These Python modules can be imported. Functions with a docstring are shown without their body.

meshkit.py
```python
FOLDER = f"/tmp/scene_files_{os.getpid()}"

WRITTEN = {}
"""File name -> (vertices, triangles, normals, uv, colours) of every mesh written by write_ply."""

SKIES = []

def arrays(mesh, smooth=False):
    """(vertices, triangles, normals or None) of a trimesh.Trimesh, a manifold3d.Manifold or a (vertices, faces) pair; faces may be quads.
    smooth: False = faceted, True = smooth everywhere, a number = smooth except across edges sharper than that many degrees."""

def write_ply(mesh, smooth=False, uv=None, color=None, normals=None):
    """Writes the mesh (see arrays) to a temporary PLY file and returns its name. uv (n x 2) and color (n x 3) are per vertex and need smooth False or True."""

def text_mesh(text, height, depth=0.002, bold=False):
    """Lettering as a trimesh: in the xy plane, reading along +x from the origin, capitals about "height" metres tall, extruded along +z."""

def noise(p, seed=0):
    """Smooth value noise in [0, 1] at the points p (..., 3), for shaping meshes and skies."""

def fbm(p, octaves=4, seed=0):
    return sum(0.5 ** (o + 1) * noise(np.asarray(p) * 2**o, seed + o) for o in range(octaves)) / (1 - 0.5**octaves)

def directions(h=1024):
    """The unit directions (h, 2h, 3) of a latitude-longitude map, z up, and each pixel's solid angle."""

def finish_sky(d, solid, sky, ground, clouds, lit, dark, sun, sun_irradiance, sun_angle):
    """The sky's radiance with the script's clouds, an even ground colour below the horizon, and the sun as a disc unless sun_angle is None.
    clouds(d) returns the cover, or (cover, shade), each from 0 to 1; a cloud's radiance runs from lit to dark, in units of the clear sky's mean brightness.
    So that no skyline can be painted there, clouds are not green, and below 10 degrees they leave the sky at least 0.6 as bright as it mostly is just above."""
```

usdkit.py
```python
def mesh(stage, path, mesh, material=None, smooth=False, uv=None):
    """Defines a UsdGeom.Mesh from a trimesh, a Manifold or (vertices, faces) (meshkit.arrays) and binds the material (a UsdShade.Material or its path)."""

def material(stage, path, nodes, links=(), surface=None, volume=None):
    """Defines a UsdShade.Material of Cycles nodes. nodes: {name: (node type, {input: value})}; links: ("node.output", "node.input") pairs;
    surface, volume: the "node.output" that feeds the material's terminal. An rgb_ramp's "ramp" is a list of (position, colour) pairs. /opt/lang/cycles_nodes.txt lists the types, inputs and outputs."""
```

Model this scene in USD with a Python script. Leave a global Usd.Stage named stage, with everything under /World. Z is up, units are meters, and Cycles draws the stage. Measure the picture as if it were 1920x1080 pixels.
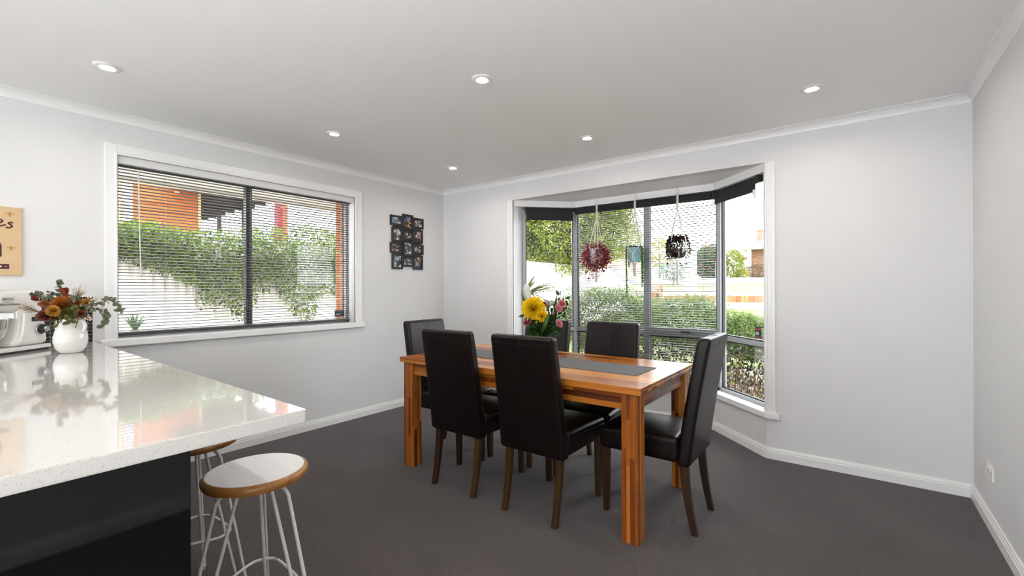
import math, random
import numpy as np, trimesh, usdkit, meshkit
from shapely.geometry import Polygon
from pxr import Usd, UsdGeom, UsdLux, UsdShade, Gf, Sdf

stage = Usd.Stage.CreateInMemory()
UsdGeom.SetStageUpAxis(stage, "Z")
UsdGeom.SetStageMetersPerUnit(stage, 1.0)
UsdGeom.Xform.Define(stage, "/World")
UsdGeom.Scope.Define(stage, "/World/Looks")
PI = math.pi

# ------------------------------------------------------------------ camera
W, HC = 4.428, 2.40                     # room width along the bay wall, ceiling height
CAM = np.array([3.853, -3.794, 1.250])
PSI, ROLL, FPX = -0.643843, -0.003175, 849.42
_c, _s, _cr, _sr = math.cos(PSI), math.sin(PSI), math.cos(ROLL), math.sin(ROLL)
_rt, _fw, _up = np.array([_c, -_s, 0]), np.array([_s, _c, 0]), np.array([0, 0, 1.0])
_R, _U = _cr * _rt + _sr * _up, _cr * _up - _sr * _rt
cam = UsdGeom.Camera.Define(stage, "/World/camera")
cam.AddTransformOp().Set(Gf.Matrix4d(*_R, 0, *_U, 0, *(-_fw), 0, *CAM, 1))
cam.CreateHorizontalApertureAttr(36.0)
cam.CreateVerticalApertureAttr(20.25)
cam.CreateFocalLengthAttr(FPX * 36 / 1920)
cam.CreateVerticalApertureOffsetAttr(0.0229)
cam.CreateClippingRangeAttr(Gf.Vec2f(0.05, 1000))
cam.CreateFStopAttr(0.0)
cam.CreateExposureAttr(0.13)

# ------------------------------------------------------------------ bright overcast sky and an unseen ceiling uplight
SKY = 2.6
dome = UsdLux.DomeLight.Define(stage, "/World/sky")
dome.CreateIntensityAttr(SKY)
dome.CreateColorAttr(Gf.Vec3f(0.97, 0.99, 1.03))


def rect_light(name, w, h, pos, rot, power, color):
    r = UsdLux.RectLight.Define(stage, "/World/" + name)
    r.CreateWidthAttr(w), r.CreateHeightAttr(h), r.CreateIntensityAttr(power), r.CreateColorAttr(Gf.Vec3f(*color))
    x = UsdGeom.Xformable(r)
    x.AddTranslateOp().Set(Gf.Vec3d(*pos))
    x.AddRotateXYZOp().Set(Gf.Vec3f(*rot))


# unseen area light behind the camera, aimed up to brighten the ceiling
rect_light("flash_umbrella", 1.2, 0.9, (3.8, -4.5, 0.87), (180, 0, 0), 15.5, (1.0, 0.995, 0.985))
LAMP = 520.0                            # radiance of each downlight's lens


# ------------------------------------------------------------------ helpers
class M:
    def __init__(s):
        s.v, s.f, s.n = [], [], 0

    def add(s, v, f):
        v, f = np.asarray(v, float), np.asarray(f, int)
        if f.shape[1] == 4:
            f = np.vstack([f[:, [0, 1, 2]], f[:, [0, 2, 3]]])
        s.v.append(v), s.f.append(f + s.n)
        s.n += len(v)
        return s

    def mesh(s, m):
        return s.add(m.vertices, m.faces)

    def box(s, lo, hi):
        x0, y0, z0 = lo
        x1, y1, z1 = hi
        v = [(x0, y0, z0), (x1, y0, z0), (x1, y1, z0), (x0, y1, z0), (x0, y0, z1), (x1, y0, z1), (x1, y1, z1), (x0, y1, z1)]
        return s.add(v, [(0, 3, 2, 1), (4, 5, 6, 7), (0, 1, 5, 4), (1, 2, 6, 5), (2, 3, 7, 6), (3, 0, 4, 7)])

    def cham(s, lo, hi, c=0.002):
        v, f = chambox(lo, hi, c)
        return s.add(v, f)

    def tube(s, p, r, n=8):
        v, f = tube(p, r, n)
        return s.add(v, f)

    def lathe(s, prof, n=32, c=(0, 0, 0)):
        v, f = lathe(prof, n)
        return s.add(v + np.array(c), f)

    def ext(s, poly, z0, z1):
        m = trimesh.creation.extrude_polygon(poly if hasattr(poly, "exterior") else Polygon(poly), z1 - z0, engine="earcut")
        m.apply_translation([0, 0, z0])
        return s.mesh(m)

    def grid(s, P, wrap=False):
        P = np.asarray(P, float)
        a, b = P.shape[:2]
        i, j = np.meshgrid(np.arange(a - 1), np.arange(b if wrap else b - 1), indexing="ij")
        k = (j + 1) % b
        return s.add(P.reshape(-1, 3), np.stack([i * b + j, i * b + k, (i + 1) * b + k, (i + 1) * b + j], -1).reshape(-1, 4))

    def get(s):
        return np.vstack(s.v), np.vstack(s.f)

    def tf(s, A, t=(0, 0, 0)):
        v, f = s.get()
        s.v, s.f = [v @ np.asarray(A).T + np.asarray(t)], [f]
        return s


_CB = None


def chambox(lo, hi, c):
    global _CB
    lo, hi = np.minimum(lo, hi).astype(float), np.maximum(lo, hi).astype(float)
    h = (hi - lo) / 2
    c = min(c, h.min() * 0.6)
    sg = np.array([(x, y, z) for x in (-1, 1) for y in (-1, 1) for z in (-1, 1)], float)
    if _CB is None:
        pts = np.vstack([sg * (np.ones(3) * 1 - 0.3 * (1 - np.eye(3)[k])) for k in range(3)])
        hull = trimesh.convex.convex_hull(pts)
        from scipy.spatial import cKDTree
        idx = cKDTree(pts).query(hull.vertices)[1]
        _CB = idx[hull.faces]
    pts = np.vstack([sg * (h - c * (1 - np.eye(3)[k])) for k in range(3)])
    return pts + (lo + hi) / 2, _CB


def frames(p):
    t = np.gradient(p, axis=0)
    t /= np.linalg.norm(t, axis=1, keepdims=True) + 1e-12
    a = np.cross(t[0], [0, 0, 1.0])
    if np.linalg.norm(a) < 1e-3:
        a = np.cross(t[0], [1.0, 0, 0])
    A = []
    for k in range(len(p)):
        a = a - t[k] * (a @ t[k])
        a /= np.linalg.norm(a) + 1e-12
        A.append(a)
    A = np.array(A)
    return t, A, np.cross(t, A)


def tube(p, r, n=8):
    p = np.asarray(p, float)
    r = np.broadcast_to(r, (len(p),))
    t, a, b = frames(p)
    g = np.arange(n) * 2 * PI / n
    v = p[:, None] + r[:, None, None] * (np.cos(g)[None, :, None] * a[:, None] + np.sin(g)[None, :, None] * b[:, None])
    m = M().grid(v, True)
    V, F = m.get()
    k = len(p)
    V = np.vstack([V, p[0], p[-1]])
    j = np.arange(n)
    F = np.vstack([F, np.stack([np.full(n, k * n), (j + 1) % n, j], 1), np.stack([np.full(n, k * n + 1), (k - 1) * n + j, (k - 1) * n + (j + 1) % n], 1)])
    return V, F


def smooth_path(p, k=6):
    p = np.asarray(p, float)
    q = np.vstack([2 * p[0] - p[1], p, 2 * p[-1] - p[-2]])
    out = []
    for i in range(1, len(q) - 2):
        for t in np.linspace(0, 1, k, endpoint=False):
            a, b, c, d = q[i - 1 : i + 3]
            out.append(0.5 * (2 * b + (c - a) * t + (2 * a - 5 * b + 4 * c - d) * t * t + (3 * b - a - 3 * c + d) * t**3))
    return np.array(out + [p[-1]])


def lathe(prof, n=32):
    prof = np.asarray(prof, float)
    g = np.arange(n) * 2 * PI / n
    P = np.stack([prof[:, None, 0] * np.cos(g), prof[:, None, 0] * np.sin(g), np.broadcast_to(prof[:, None, 1], (len(prof), n))], -1)
    return M().grid(P, True).get()


def rbox(lo, hi, r, k=3, n=6, deform=None):
    lo, hi = np.asarray(lo, float), np.asarray(hi, float)
    h, c = (hi - lo) / 2, (hi + lo) / 2
    ax = []
    for d in range(3):
        rr = min(r, h[d] * 0.999)
        e = np.linspace(0, 1, k + 1)[1:]
        ax.append(np.concatenate([[-h[d]], -h[d] + rr * e, np.linspace(-h[d] + rr, h[d] - rr, n + 2)[1:-1], h[d] - rr * e[::-1], [h[d]]]))
    m = M()
    for d in range(3):
        u, w = (d + 1) % 3, (d + 2) % 3
        U, V = np.meshgrid(ax[u], ax[w], indexing="ij")
        for sgn in (-1, 1):
            P = np.zeros(U.shape + (3,))
            P[..., u], P[..., w], P[..., d] = U, V, sgn * h[d]
            m.grid(P if sgn > 0 else P[::-1])
    v, f = m.get()
    inner = np.clip(v, -(h - np.minimum(r, h * 0.999)), h - np.minimum(r, h * 0.999))
    dlt = v - inner
    v = inner + np.minimum(r, h.min() * 0.999) * dlt / np.maximum(np.linalg.norm(dlt, axis=1, keepdims=True), 1e-9)
    v = v + c
    t = trimesh.Trimesh(v, f, process=False)
    t.merge_vertices(digits_vertex=6)
    v, f = np.array(t.vertices), np.array(t.faces)
    if deform:
        v = deform(v)
    return v, f


def sweep_rect(path, wx, wy):
    """Loft of axis-aligned rectangles along a path that goes mostly along z."""
    p = np.asarray(path, float)
    wx, wy = np.broadcast_to(wx, (len(p),)), np.broadcast_to(wy, (len(p),))
    q = np.array([(-1, -1), (1, -1), (1, 1), (-1, 1)])
    c = 0.82
    q = np.array([(-c, -1), (c, -1), (1, -c), (1, c), (c, 1), (-c, 1), (-1, c), (-1, -c)])
    P = np.stack([np.column_stack([p[k, 0] + q[:, 0] * wx[k] / 2, p[k, 1] + q[:, 1] * wy[k] / 2, np.full(8, p[k, 2])]) for k in range(len(p))])
    m = M().grid(P, True)
    v, f = m.get()
    k = len(p) - 1
    caps = [(0, i + 1, i) for i in range(1, 7)] + [(k * 8, k * 8 + i, k * 8 + i + 1) for i in range(1, 7)]
    return v, np.vstack([f, caps])


names = {}


def numbered(parent, name):
    k = names.setdefault((parent, name), 0)
    names[(parent, name)] += 1
    return name if k == 0 else f"{name}_{k:03d}"


def path_of(parent, name):
    base = "/World" if parent is None else str(parent.GetPath())
    return base + "/" + numbered(base, name)


def obj(name, mesh, m, parent=None, smooth=False):
    if isinstance(mesh, M):
        mesh = mesh.get()
    return usdkit.mesh(stage, path_of(parent, name), mesh, m, smooth=smooth).GetPrim()


def tag(o, label=None, cat=None, group=None, kind=None):
    for k, t in (("label", label), ("category", cat), ("group", group), ("kind", kind)):
        if t:
            o.SetCustomDataByKey(k, t)
    return o


def thing(name, label=None, cat=None, loc=(0, 0, 0), rz=0, group=None, kind=None, parent=None):
    x = UsdGeom.Xform.Define(stage, path_of(parent, name))
    x.AddTranslateOp().Set(Gf.Vec3d(*map(float, loc)))
    x.AddRotateZOp().Set(float(rz))
    return tag(x.GetPrim(), label, cat, group, kind)


def dup(src, label, loc, rz=0, group=None):
    d = src.GetCustomData()
    r = thing(src.GetName().rstrip("0123456789").rstrip("_"), label, d["category"], loc, rz, group or d.get("group"))
    r.GetReferences().AddInternalReference(src.GetPath())
    r.SetInstanceable(True)
    return r


def struct(name, mesh, m, label=None, smooth=False):
    return tag(obj(name, mesh, m, None, smooth), label, None, None, "structure")


# ------------------------------------------------------------------ materials
def mat(name, nodes, links=(), surface="p.BSDF", volume=None):
    return usdkit.material(stage, "/World/Looks/" + name, nodes, links, surface, volume)


def plain(name, col, rough=0.5, **kw):
    return mat(name, {"p": ("principled_bsdf", {"base_color": col, "roughness": rough, **kw})})


def noisy(name, c1, c2, scale, rough=0.6, detail=3, bump=0.0, bscale=None, space="object", lo=0.35, hi=0.65, stretch=(1, 1, 1), dist=0.002, **kw):
    n = {"t": ("texture_coordinate", {}), "mp": ("mapping", {"scale": stretch}), "n": ("noise_texture", {"scale": scale, "detail": detail}),
         "r": ("rgb_ramp", {"ramp": [(lo, c1), (hi, c2)]}), "p": ("principled_bsdf", {"roughness": rough, **kw})}
    l = [("t.object", "mp.vector"), ("mp.vector", "n.vector"), ("n.fac", "r.fac"), ("r.color", "p.base_color")]
    if bump:
        n["n2"] = ("noise_texture", {"scale": bscale or scale, "detail": 2})
        n["b"] = ("bump", {"strength": bump, "distance": dist})
        l += [("mp.vector", "n2.vector"), ("n2.fac", "b.height"), ("b.normal", "p.normal")]
    return mat(name, n, l)


WALL = noisy("wall_paint", (0.725, 0.723, 0.72), (0.74, 0.738, 0.735), 2.0, 0.55, bump=0.08, bscale=120)
CEIL = noisy("ceiling_paint", (0.885, 0.884, 0.88), (0.895, 0.894, 0.89), 2.0, 0.75, bump=0.05, bscale=90)
TRIM = plain("trim_paint", (0.85, 0.85, 0.845), 0.35)
SILLW = noisy("sill_paint", (0.86, 0.86, 0.855), (0.80, 0.79, 0.78), 9, 0.4, lo=0.5, hi=0.8, stretch=(1, 1, 6))
REVEAL = plain("reveal_paint", (0.85, 0.85, 0.85), 0.45)
FRAME_AL = plain("aluminium_frame", (0.42, 0.44, 0.46), 0.35)
FRAME_BLACK = plain("black_frame", (0.012, 0.012, 0.014), 0.4)
CARPET = mat("carpet_pile", {
    "t": ("texture_coordinate", {}), "n": ("noise_texture", {"scale": 220, "detail": 2}), "m": ("noise_texture", {"scale": 2.2, "detail": 3}),
    "v": ("noise_texture", {"scale": 420, "detail": 3, "roughness": 0.7}),
    "r": ("rgb_ramp", {"ramp": [(0.32, (0.034, 0.026, 0.023)), (0.5, (0.082, 0.067, 0.062)), (0.68, (0.165, 0.142, 0.133))]}),
    "r2": ("rgb_ramp", {"ramp": [(0.3, (0.88, 0.87, 0.86)), (0.7, (1.1, 1.1, 1.1))]}),
    "mx": ("mix", {"mix_type": "multiply", "fac": 1.0}), "b": ("bump", {"strength": 0.5, "distance": 0.004}),
    "p": ("principled_bsdf", {"roughness": 0.95, "specular_ior_level": 0.1, "sheen_weight": 0.25, "sheen_roughness": 0.5, "sheen_tint": (0.75, 0.77, 0.85)})},
    [("t.object", "n.vector"), ("t.object", "m.vector"), ("t.object", "v.vector"), ("n.fac", "r.fac"), ("m.fac", "r2.fac"), ("r.color", "mx.color1"), ("r2.color", "mx.color2"),
     ("mx.color", "p.base_color"), ("v.fac", "b.height"), ("b.normal", "p.normal")])
QUARTZ = mat("speckled_quartz", {
    "t": ("texture_coordinate", {}), "v": ("voronoi_texture", {"scale": 520}), "w": ("white_noise_texture", {}), "n": ("noise_texture", {"scale": 420, "detail": 1}),
    "r": ("rgb_ramp", {"ramp": [(0.0, (0.42, 0.39, 0.36)), (0.02, (0.55, 0.53, 0.50)), (0.03, (0.735, 0.72, 0.685)), (0.97, (0.75, 0.735, 0.70)), (1.0, (0.82, 0.81, 0.80))], "interpolate": True}),
    "r2": ("rgb_ramp", {"ramp": [(0.3, (0.93, 0.93, 0.93)), (0.6, (1, 1, 1))]}), "mx": ("mix", {"mix_type": "multiply", "fac": 1.0}),
    "p": ("principled_bsdf", {"roughness": 0.06, "ior": 1.55, "coat_weight": 0.6, "coat_roughness": 0.02})},
    [("t.object", "v.vector"), ("t.object", "n.vector"), ("v.position", "w.vector"), ("w.value", "r.fac"), ("n.fac", "r2.fac"), ("r.color", "mx.color1"), ("r2.color", "mx.color2"), ("mx.color", "p.base_color")])
PANEL = plain("black_gloss_panel", (0.004, 0.004, 0.004), 0.03, ior=1.45)
LEATHER = mat("dark_leather", {
    "t": ("texture_coordinate", {}), "n": ("noise_texture", {"scale": 7, "detail": 3}), "v": ("voronoi_texture", {"scale": 420}),
    "r": ("rgb_ramp", {"ramp": [(0.35, (0.0050, 0.0026, 0.0024)), (0.65, (0.0085, 0.0044, 0.0038))]}), "b": ("bump", {"strength": 0.22, "distance": 0.0012}),
    "p": ("principled_bsdf", {"roughness": 0.33, "ior": 1.45, "specular_ior_level": 0.32})},
    [("t.object", "n.vector"), ("t.object", "v.vector"), ("n.fac", "r.fac"), ("r.color", "p.base_color"), ("v.distance", "b.height"), ("b.normal", "p.normal")])
SEAM = plain("leather_seam", (0.03, 0.02, 0.017), 0.5)


def wood(name, axis, ramp, rough=0.3, seed=0.0, coat=0.25, base=9.0):
    st = [base] * 3
    st[axis] = base * 0.06
    return mat(name, {
        "g": ("geometry", {}), "oi": ("object_info", {}), "cx": ("combine_xyz", {}), "mu": ("math", {"math_type": "multiply", "value2": 37.0}),
        "va": ("vector_math", {"math_type": "add"}), "mp": ("mapping", {"scale": st}), "n": ("noise_texture", {"scale": 1.0, "detail": 4, "roughness": 0.6, "distortion": 0.6}),
        "mp2": ("mapping", {"scale": [s * 9 for s in st]}), "n2": ("noise_texture", {"scale": 1.0, "detail": 3}),
        "m1": ("math", {"math_type": "multiply_add", "value2": 0.62, "value3": -0.32}), "a1": ("math", {"math_type": "add"}), "m2": ("math", {"math_type": "multiply_add", "value2": 0.22, "value3": -0.11}),
        "a2": ("math", {"math_type": "add"}), "r": ("rgb_ramp", {"ramp": ramp}), "b": ("bump", {"strength": 0.08, "distance": 0.001}),
        "p": ("principled_bsdf", {"roughness": rough, "coat_weight": coat, "coat_roughness": 0.25})},
        [("oi.random", "mu.value1"), ("mu.value", "cx.x"), ("mu.value", "cx.y"), ("mu.value", "cx.z"), ("g.position", "va.vector1"), ("cx.vector", "va.vector2"), ("va.vector", "mp.vector"), ("va.vector", "mp2.vector"),
         ("mp.vector", "n.vector"), ("mp2.vector", "n2.vector"), ("oi.random", "m1.value1"), ("n.fac", "a1.value1"), ("m1.value", "a1.value2"), ("n2.fac", "m2.value1"), ("m2.value", "a2.value2"), ("a1.value", "a2.value1"),
         ("a2.value", "r.fac"), ("r.color", "p.base_color"), ("n2.fac", "b.height"), ("b.normal", "p.normal")])


ACACIA = [(0.10, (0.06, 0.012, 0.002)), (0.28, (0.23, 0.054, 0.006)), (0.5, (0.42, 0.125, 0.014)), (0.68, (0.54, 0.185, 0.024)), (0.88, (0.68, 0.30, 0.05))]
WOODX, WOODY, WOODZ = (wood("acacia_" + "xyz"[k], k, ACACIA, 0.3) for k in range(3))
LEGWOOD = wood("dark_stained_wood", 2, [(0.2, (0.012, 0.0045, 0.0012)), (0.5, (0.034, 0.0135, 0.0028)), (0.85, (0.075, 0.034, 0.006))], 0.35)
RIMWOOD = wood("honey_wood", 0, [(0.15, (0.16, 0.055, 0.012)), (0.5, (0.36, 0.15, 0.035)), (0.85, (0.52, 0.27, 0.08))], 0.25)
SIGNWOOD = wood("sign_wood", 1, [(0.1, (0.60, 0.41, 0.22)), (0.9, (0.70, 0.50, 0.29))], 0.6, coat=0)
WHITEWASH = mat("whitewashed_wood", {
    "g": ("geometry", {}), "mp": ("mapping", {"rotation": (0, 0, -1.0), "scale": (0.5, 9, 9)}), "n": ("noise_texture", {"scale": 4, "detail": 5, "roughness": 0.65, "distortion": 0.4}),
    "r": ("rgb_ramp", {"ramp": [(0.26, (0.26, 0.15, 0.09)), (0.33, (0.62, 0.56, 0.52)), (0.41, (0.78, 0.765, 0.76)), (0.8, (0.83, 0.825, 0.82))]}), "p": ("principled_bsdf", {"roughness": 0.45})},
    [("g.position", "mp.vector"), ("mp.vector", "n.vector"), ("n.fac", "r.fac"), ("r.color", "p.base_color")])
WHITE_METAL = noisy("white_painted_metal", (0.70, 0.68, 0.65), (0.76, 0.745, 0.72), 30, 0.4)
SLAT = plain("pewter_slat", (0.135, 0.14, 0.15), 0.35)
RAILM = plain("pewter_rail", (0.045, 0.046, 0.05), 0.4)
CORD = plain("grey_cord", (0.35, 0.34, 0.33), 0.7)
WANDM = mat("clear_wand", {"p": ("principled_bsdf", {"base_color": (0.8, 0.8, 0.8), "roughness": 0.2})})
BLACKFAB = noisy("black_fabric", (0.010, 0.011, 0.014), (0.014, 0.015, 0.019), 300, 0.8, bump=0.2)


def pane_glass(name, tint, rough=0.0):
    return mat(name, {"f": ("layer_weight", {"blend": 0.5}), "pw": ("math", {"math_type": "power", "value2": 5.0}), "sc": ("math", {"math_type": "multiply_add", "value2": 0.9, "value3": 0.035}),
                      "t": ("transparent_bsdf", {"color": tint}), "g": ("glossy_bsdf", {"color": (1, 1, 1), "roughness": rough}), "m": ("mix_closure", {})},
               [("f.facing", "pw.value1"), ("pw.value", "sc.value1"), ("sc.value", "m.fac"), ("t.BSDF", "m.closure1"), ("g.BSDF", "m.closure2")], surface="m.closure")


GLASS = pane_glass("window_glass", (0.98, 0.985, 0.98))
CLEAR = pane_glass("jar_glass", (0.9, 0.93, 0.93), 0.02)
LENS = mat("lamp_lens", {"e": ("emission", {"color": (1.0, 0.95, 0.88), "strength": LAMP})}, surface="e.emission")
WHITE_PL = plain("white_plastic", (0.80, 0.79, 0.77), 0.3)
CHROME = plain("brushed_chrome", (0.62, 0.62, 0.63), 0.18, metallic=1.0)
STEEL = plain("polished_steel", (0.72, 0.70, 0.68), 0.12, metallic=1.0)
MIXWHITE = plain("white_enamel", (0.80, 0.775, 0.745), 0.12, coat_weight=0.5)
DARKPL = plain("dark_plastic", (0.02, 0.02, 0.022), 0.3)
CERAMIC = noisy("white_ceramic", (0.78, 0.75, 0.72), (0.66, 0.61, 0.56), 6, 0.12, lo=0.5, hi=0.9, coat_weight=0.6)
ROPE = noisy("cotton_rope", (0.62, 0.57, 0.50), (0.80, 0.76, 0.70), 160, 0.9, bump=0.5, bscale=260, dist=0.004)
BLUEPOT = noisy("blue_glazed_pot", (0.14, 0.30, 0.33), (0.19, 0.36, 0.40), 8, 0.25)
SOIL = noisy("dark_soil", (0.006, 0.005, 0.004), (0.03, 0.022, 0.015), 60, 0.95, bump=0.6)
GREYPOT = plain("pale_grey_pot", (0.62, 0.60, 0.58), 0.4)
RUNNER = mat("woven_runner", {
    "t": ("texture_coordinate", {}), "w1": ("wave_texture", {"bands_direction": "x", "scale": 55, "distortion": 1.5}), "w2": ("wave_texture", {"bands_direction": "y", "scale": 75, "distortion": 1.5}),
    "n": ("noise_texture", {"scale": 60, "detail": 3}), "mm": ("math", {"math_type": "multiply"}), "a": ("math", {"math_type": "multiply"}),
    "r": ("rgb_ramp", {"ramp": [(0.0, (0.055, 0.055, 0.06)), (0.2, (0.12, 0.12, 0.125)), (0.5, (0.34, 0.34, 0.345))]}), "b": ("bump", {"strength": 0.5, "distance": 0.002}), "p": ("principled_bsdf", {"roughness": 0.75})},
    [("t.object", "w1.vector"), ("t.object", "w2.vector"), ("t.object", "n.vector"), ("w1.fac", "mm.value1"), ("w2.fac", "mm.value2"), ("mm.value", "a.value1"), ("n.fac", "a.value2"), ("a.value", "r.fac"), ("r.color", "p.base_color"), ("mm.value", "b.height"), ("b.normal", "p.normal")])


def leafmat(name, c1, c2, rough=0.5, trans=0.35, scale=25):
    return mat(name, {"g": ("geometry", {}), "r": ("rgb_ramp", {"ramp": [(0, c1), (1, c2)]}), "p": ("principled_bsdf", {"roughness": rough}), "tr": ("translucent_bsdf", {}), "m": ("mix_closure", {"fac": trans})},
               [("g.random_per_island", "r.fac"), ("r.color", "p.base_color"), ("r.color", "tr.color"), ("p.BSDF", "m.closure1"), ("tr.BSDF", "m.closure2")], surface="m.closure")


# ------------------------------------------------------------------ the room shell
BX0, BX1, BY = 1.01, 3.35, 0.475         # the bay: opening from BX0 to BX1, 45 degree sides, inner depth BY
BC0, BC1 = BX0 + BY, BX1 - BY
YR = -10.5                                # unseen rear wall, set far back to even out the room light
SOF = 2.175                              # bay ceiling
LY0, LY1, LZ0, LZ1 = -2.972, -1.203, 0.930, 2.134   # left window opening

floor_poly = Polygon([(0, YR), (W, YR), (W, 0), (BX1, 0), (BC1, BY), (BC0, BY), (BX0, 0), (0, 0)])
struct("floor", M().ext(floor_poly.buffer(0.05, join_style=2), -0.06, 0.0), CARPET, "dark charcoal brown carpet over the whole room")
struct("ceiling", M().box((-0.1, YR - 0.1, HC), (W + 0.1, 0.12, HC + 0.08)), CEIL, "flat off-white plaster ceiling")
m = M()
for a, b, c, d in ((YR - 0.1, -6.6, 0, HC), (-6.6, -4.9, 0, 1.1), (-6.6, -4.9, 2.0, HC), (-4.9, LY0, 0, HC), (LY1, 0.12, 0, HC), (LY0, LY1, 0, LZ0 - 0.03), (LY0, LY1, LZ1, HC)):
    m.box((-0.10, a, c - 0.05), (0, b, d + 0.02))
struct("wall_left", m, WALL, "white wall holding the wide window with dark venetian blind")
m = M()
for a, b, c, d in ((0.0, BX0, -0.05, HC + 0.02), (BX1, W + 0.1, -0.05, HC + 0.02), (BX0, BX1, SOF, HC + 0.02)):
    m.box((a, 0, c), (b, 0.10, d))
struct("wall_back", m, WALL, "white wall holding the bay window")
m = M().box((W, -7.4, -0.05), (W + 0.1, 0.1, HC + 0.02)).box((W, YR - 0.1, -0.05), (W + 0.1, -10.2, HC + 0.02)).box((W, -10.2, 2.15), (W + 0.1, -7.4, HC + 0.02))
struct("wall_right", m, WALL, "plain white wall at the right edge of the picture")
m = M().box((-0.1, YR - 0.1, -0.05), (0.3, YR, HC + 0.02)).box((4.1, YR - 0.1, -0.05), (W + 0.1, YR, HC + 0.02)).box((0.3, YR - 0.1, 2.15), (4.1, YR, HC + 0.02))
struct("wall_rear", m, WALL, "unseen white wall behind the photographer, with a doorway added for daylight")


def ang(p, q, off):
    """The wall line p -> q moved outwards (to its left) by off."""
    p, q = np.array(p, float), np.array(q, float)
    d = (q - p) / np.linalg.norm(q - p)
    n = np.array([-d[1], d[0]])
    return p + n * off, q + n * off, d, n


def prism_between(p, q, t, z0, z1, m=None):
    """A wall slab whose inner face runs p -> q, t thick to the left."""
    p, q, d, n = ang(p, q, 0)
    return (m or M()).ext(Polygon([p, q, q + n * t, p + n * t]), z0, z1)


def offs(d):
    k = d * math.tan(math.radians(22.5))
    kk = d * math.sqrt(2)
    return [(BX0 - kk, 0.0), (BC0 - k, BY + d), (BC1 + k, BY + d), (BX1 + kk, 0.0)]


def bay_strip(d0, d1, z0, z1, m=None):
    a, b = offs(d0), offs(d1)
    return (m or M()).ext(Polygon(a + b[::-1]).intersection(Polygon([(0, 0.006), (W, 0.006), (W, 2), (0, 2)])), z0, z1)


SZ = 0.315                              # underside of the bay sill
struct("wall_bay", bay_strip(0, 0.13, -0.05, SZ - 0.01), WALL, "low white wall under the bay window sill")
# wall_bay is trimmed by the sill; the bay ceiling and the head above the glass
struct("ceiling_bay", M().ext(Polygon(offs(0.14)).intersection(Polygon([(0, 0.0995), (W, 0.0995), (W, 2), (0, 2)])), SOF, SOF + 0.05), CEIL, "small sloping-sided plaster ceiling of the bay")
hd = bay_strip(0.0, 0.018, 2.112, SOF)
bay_strip(0.012, 0.14, 2.118, SOF + 0.002, hd)
struct("trim_head", hd, TRIM, "white painted board above the bay glass")

# skirting: profile swept along straight runs
SK = [(0, 0), (0.0152, 0), (0.0152, 0.052), (0.012, 0.055), (0.012, 0.066), (0.009, 0.070), (0.0075, 0.079), (0, 0.079)]


def skirting(name, p, q, e0=0.0, e1=0.0, label=None, prof=SK, z=0.0, up=1):
    """Profile (inward, height) along p -> q; the room lies to the right of p -> q. e0, e1: mitre factors (shift along the run per metre of depth)."""
    p, q = np.array(p, float), np.array(q, float)
    d = (q - p) / np.linalg.norm(q - p)
    n = np.array([d[1], -d[0]])
    P = []
    for base, e in ((p, e0), (q, e1)):
        P.append([np.r_[base + n * a + d * e * a, z + up * h] for a, h in prof])
    P = np.array(P)
    mm = M().grid(P, True)
    v, f = mm.get()
    k = len(prof)
    tri = trimesh.creation.triangulate_polygon(Polygon(prof), engine="earcut")[1]
    mm.add(v[:k], tri[:, ::-1]), mm.add(v[k:], tri)
    return struct(name, mm, TRIM, label)


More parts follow.
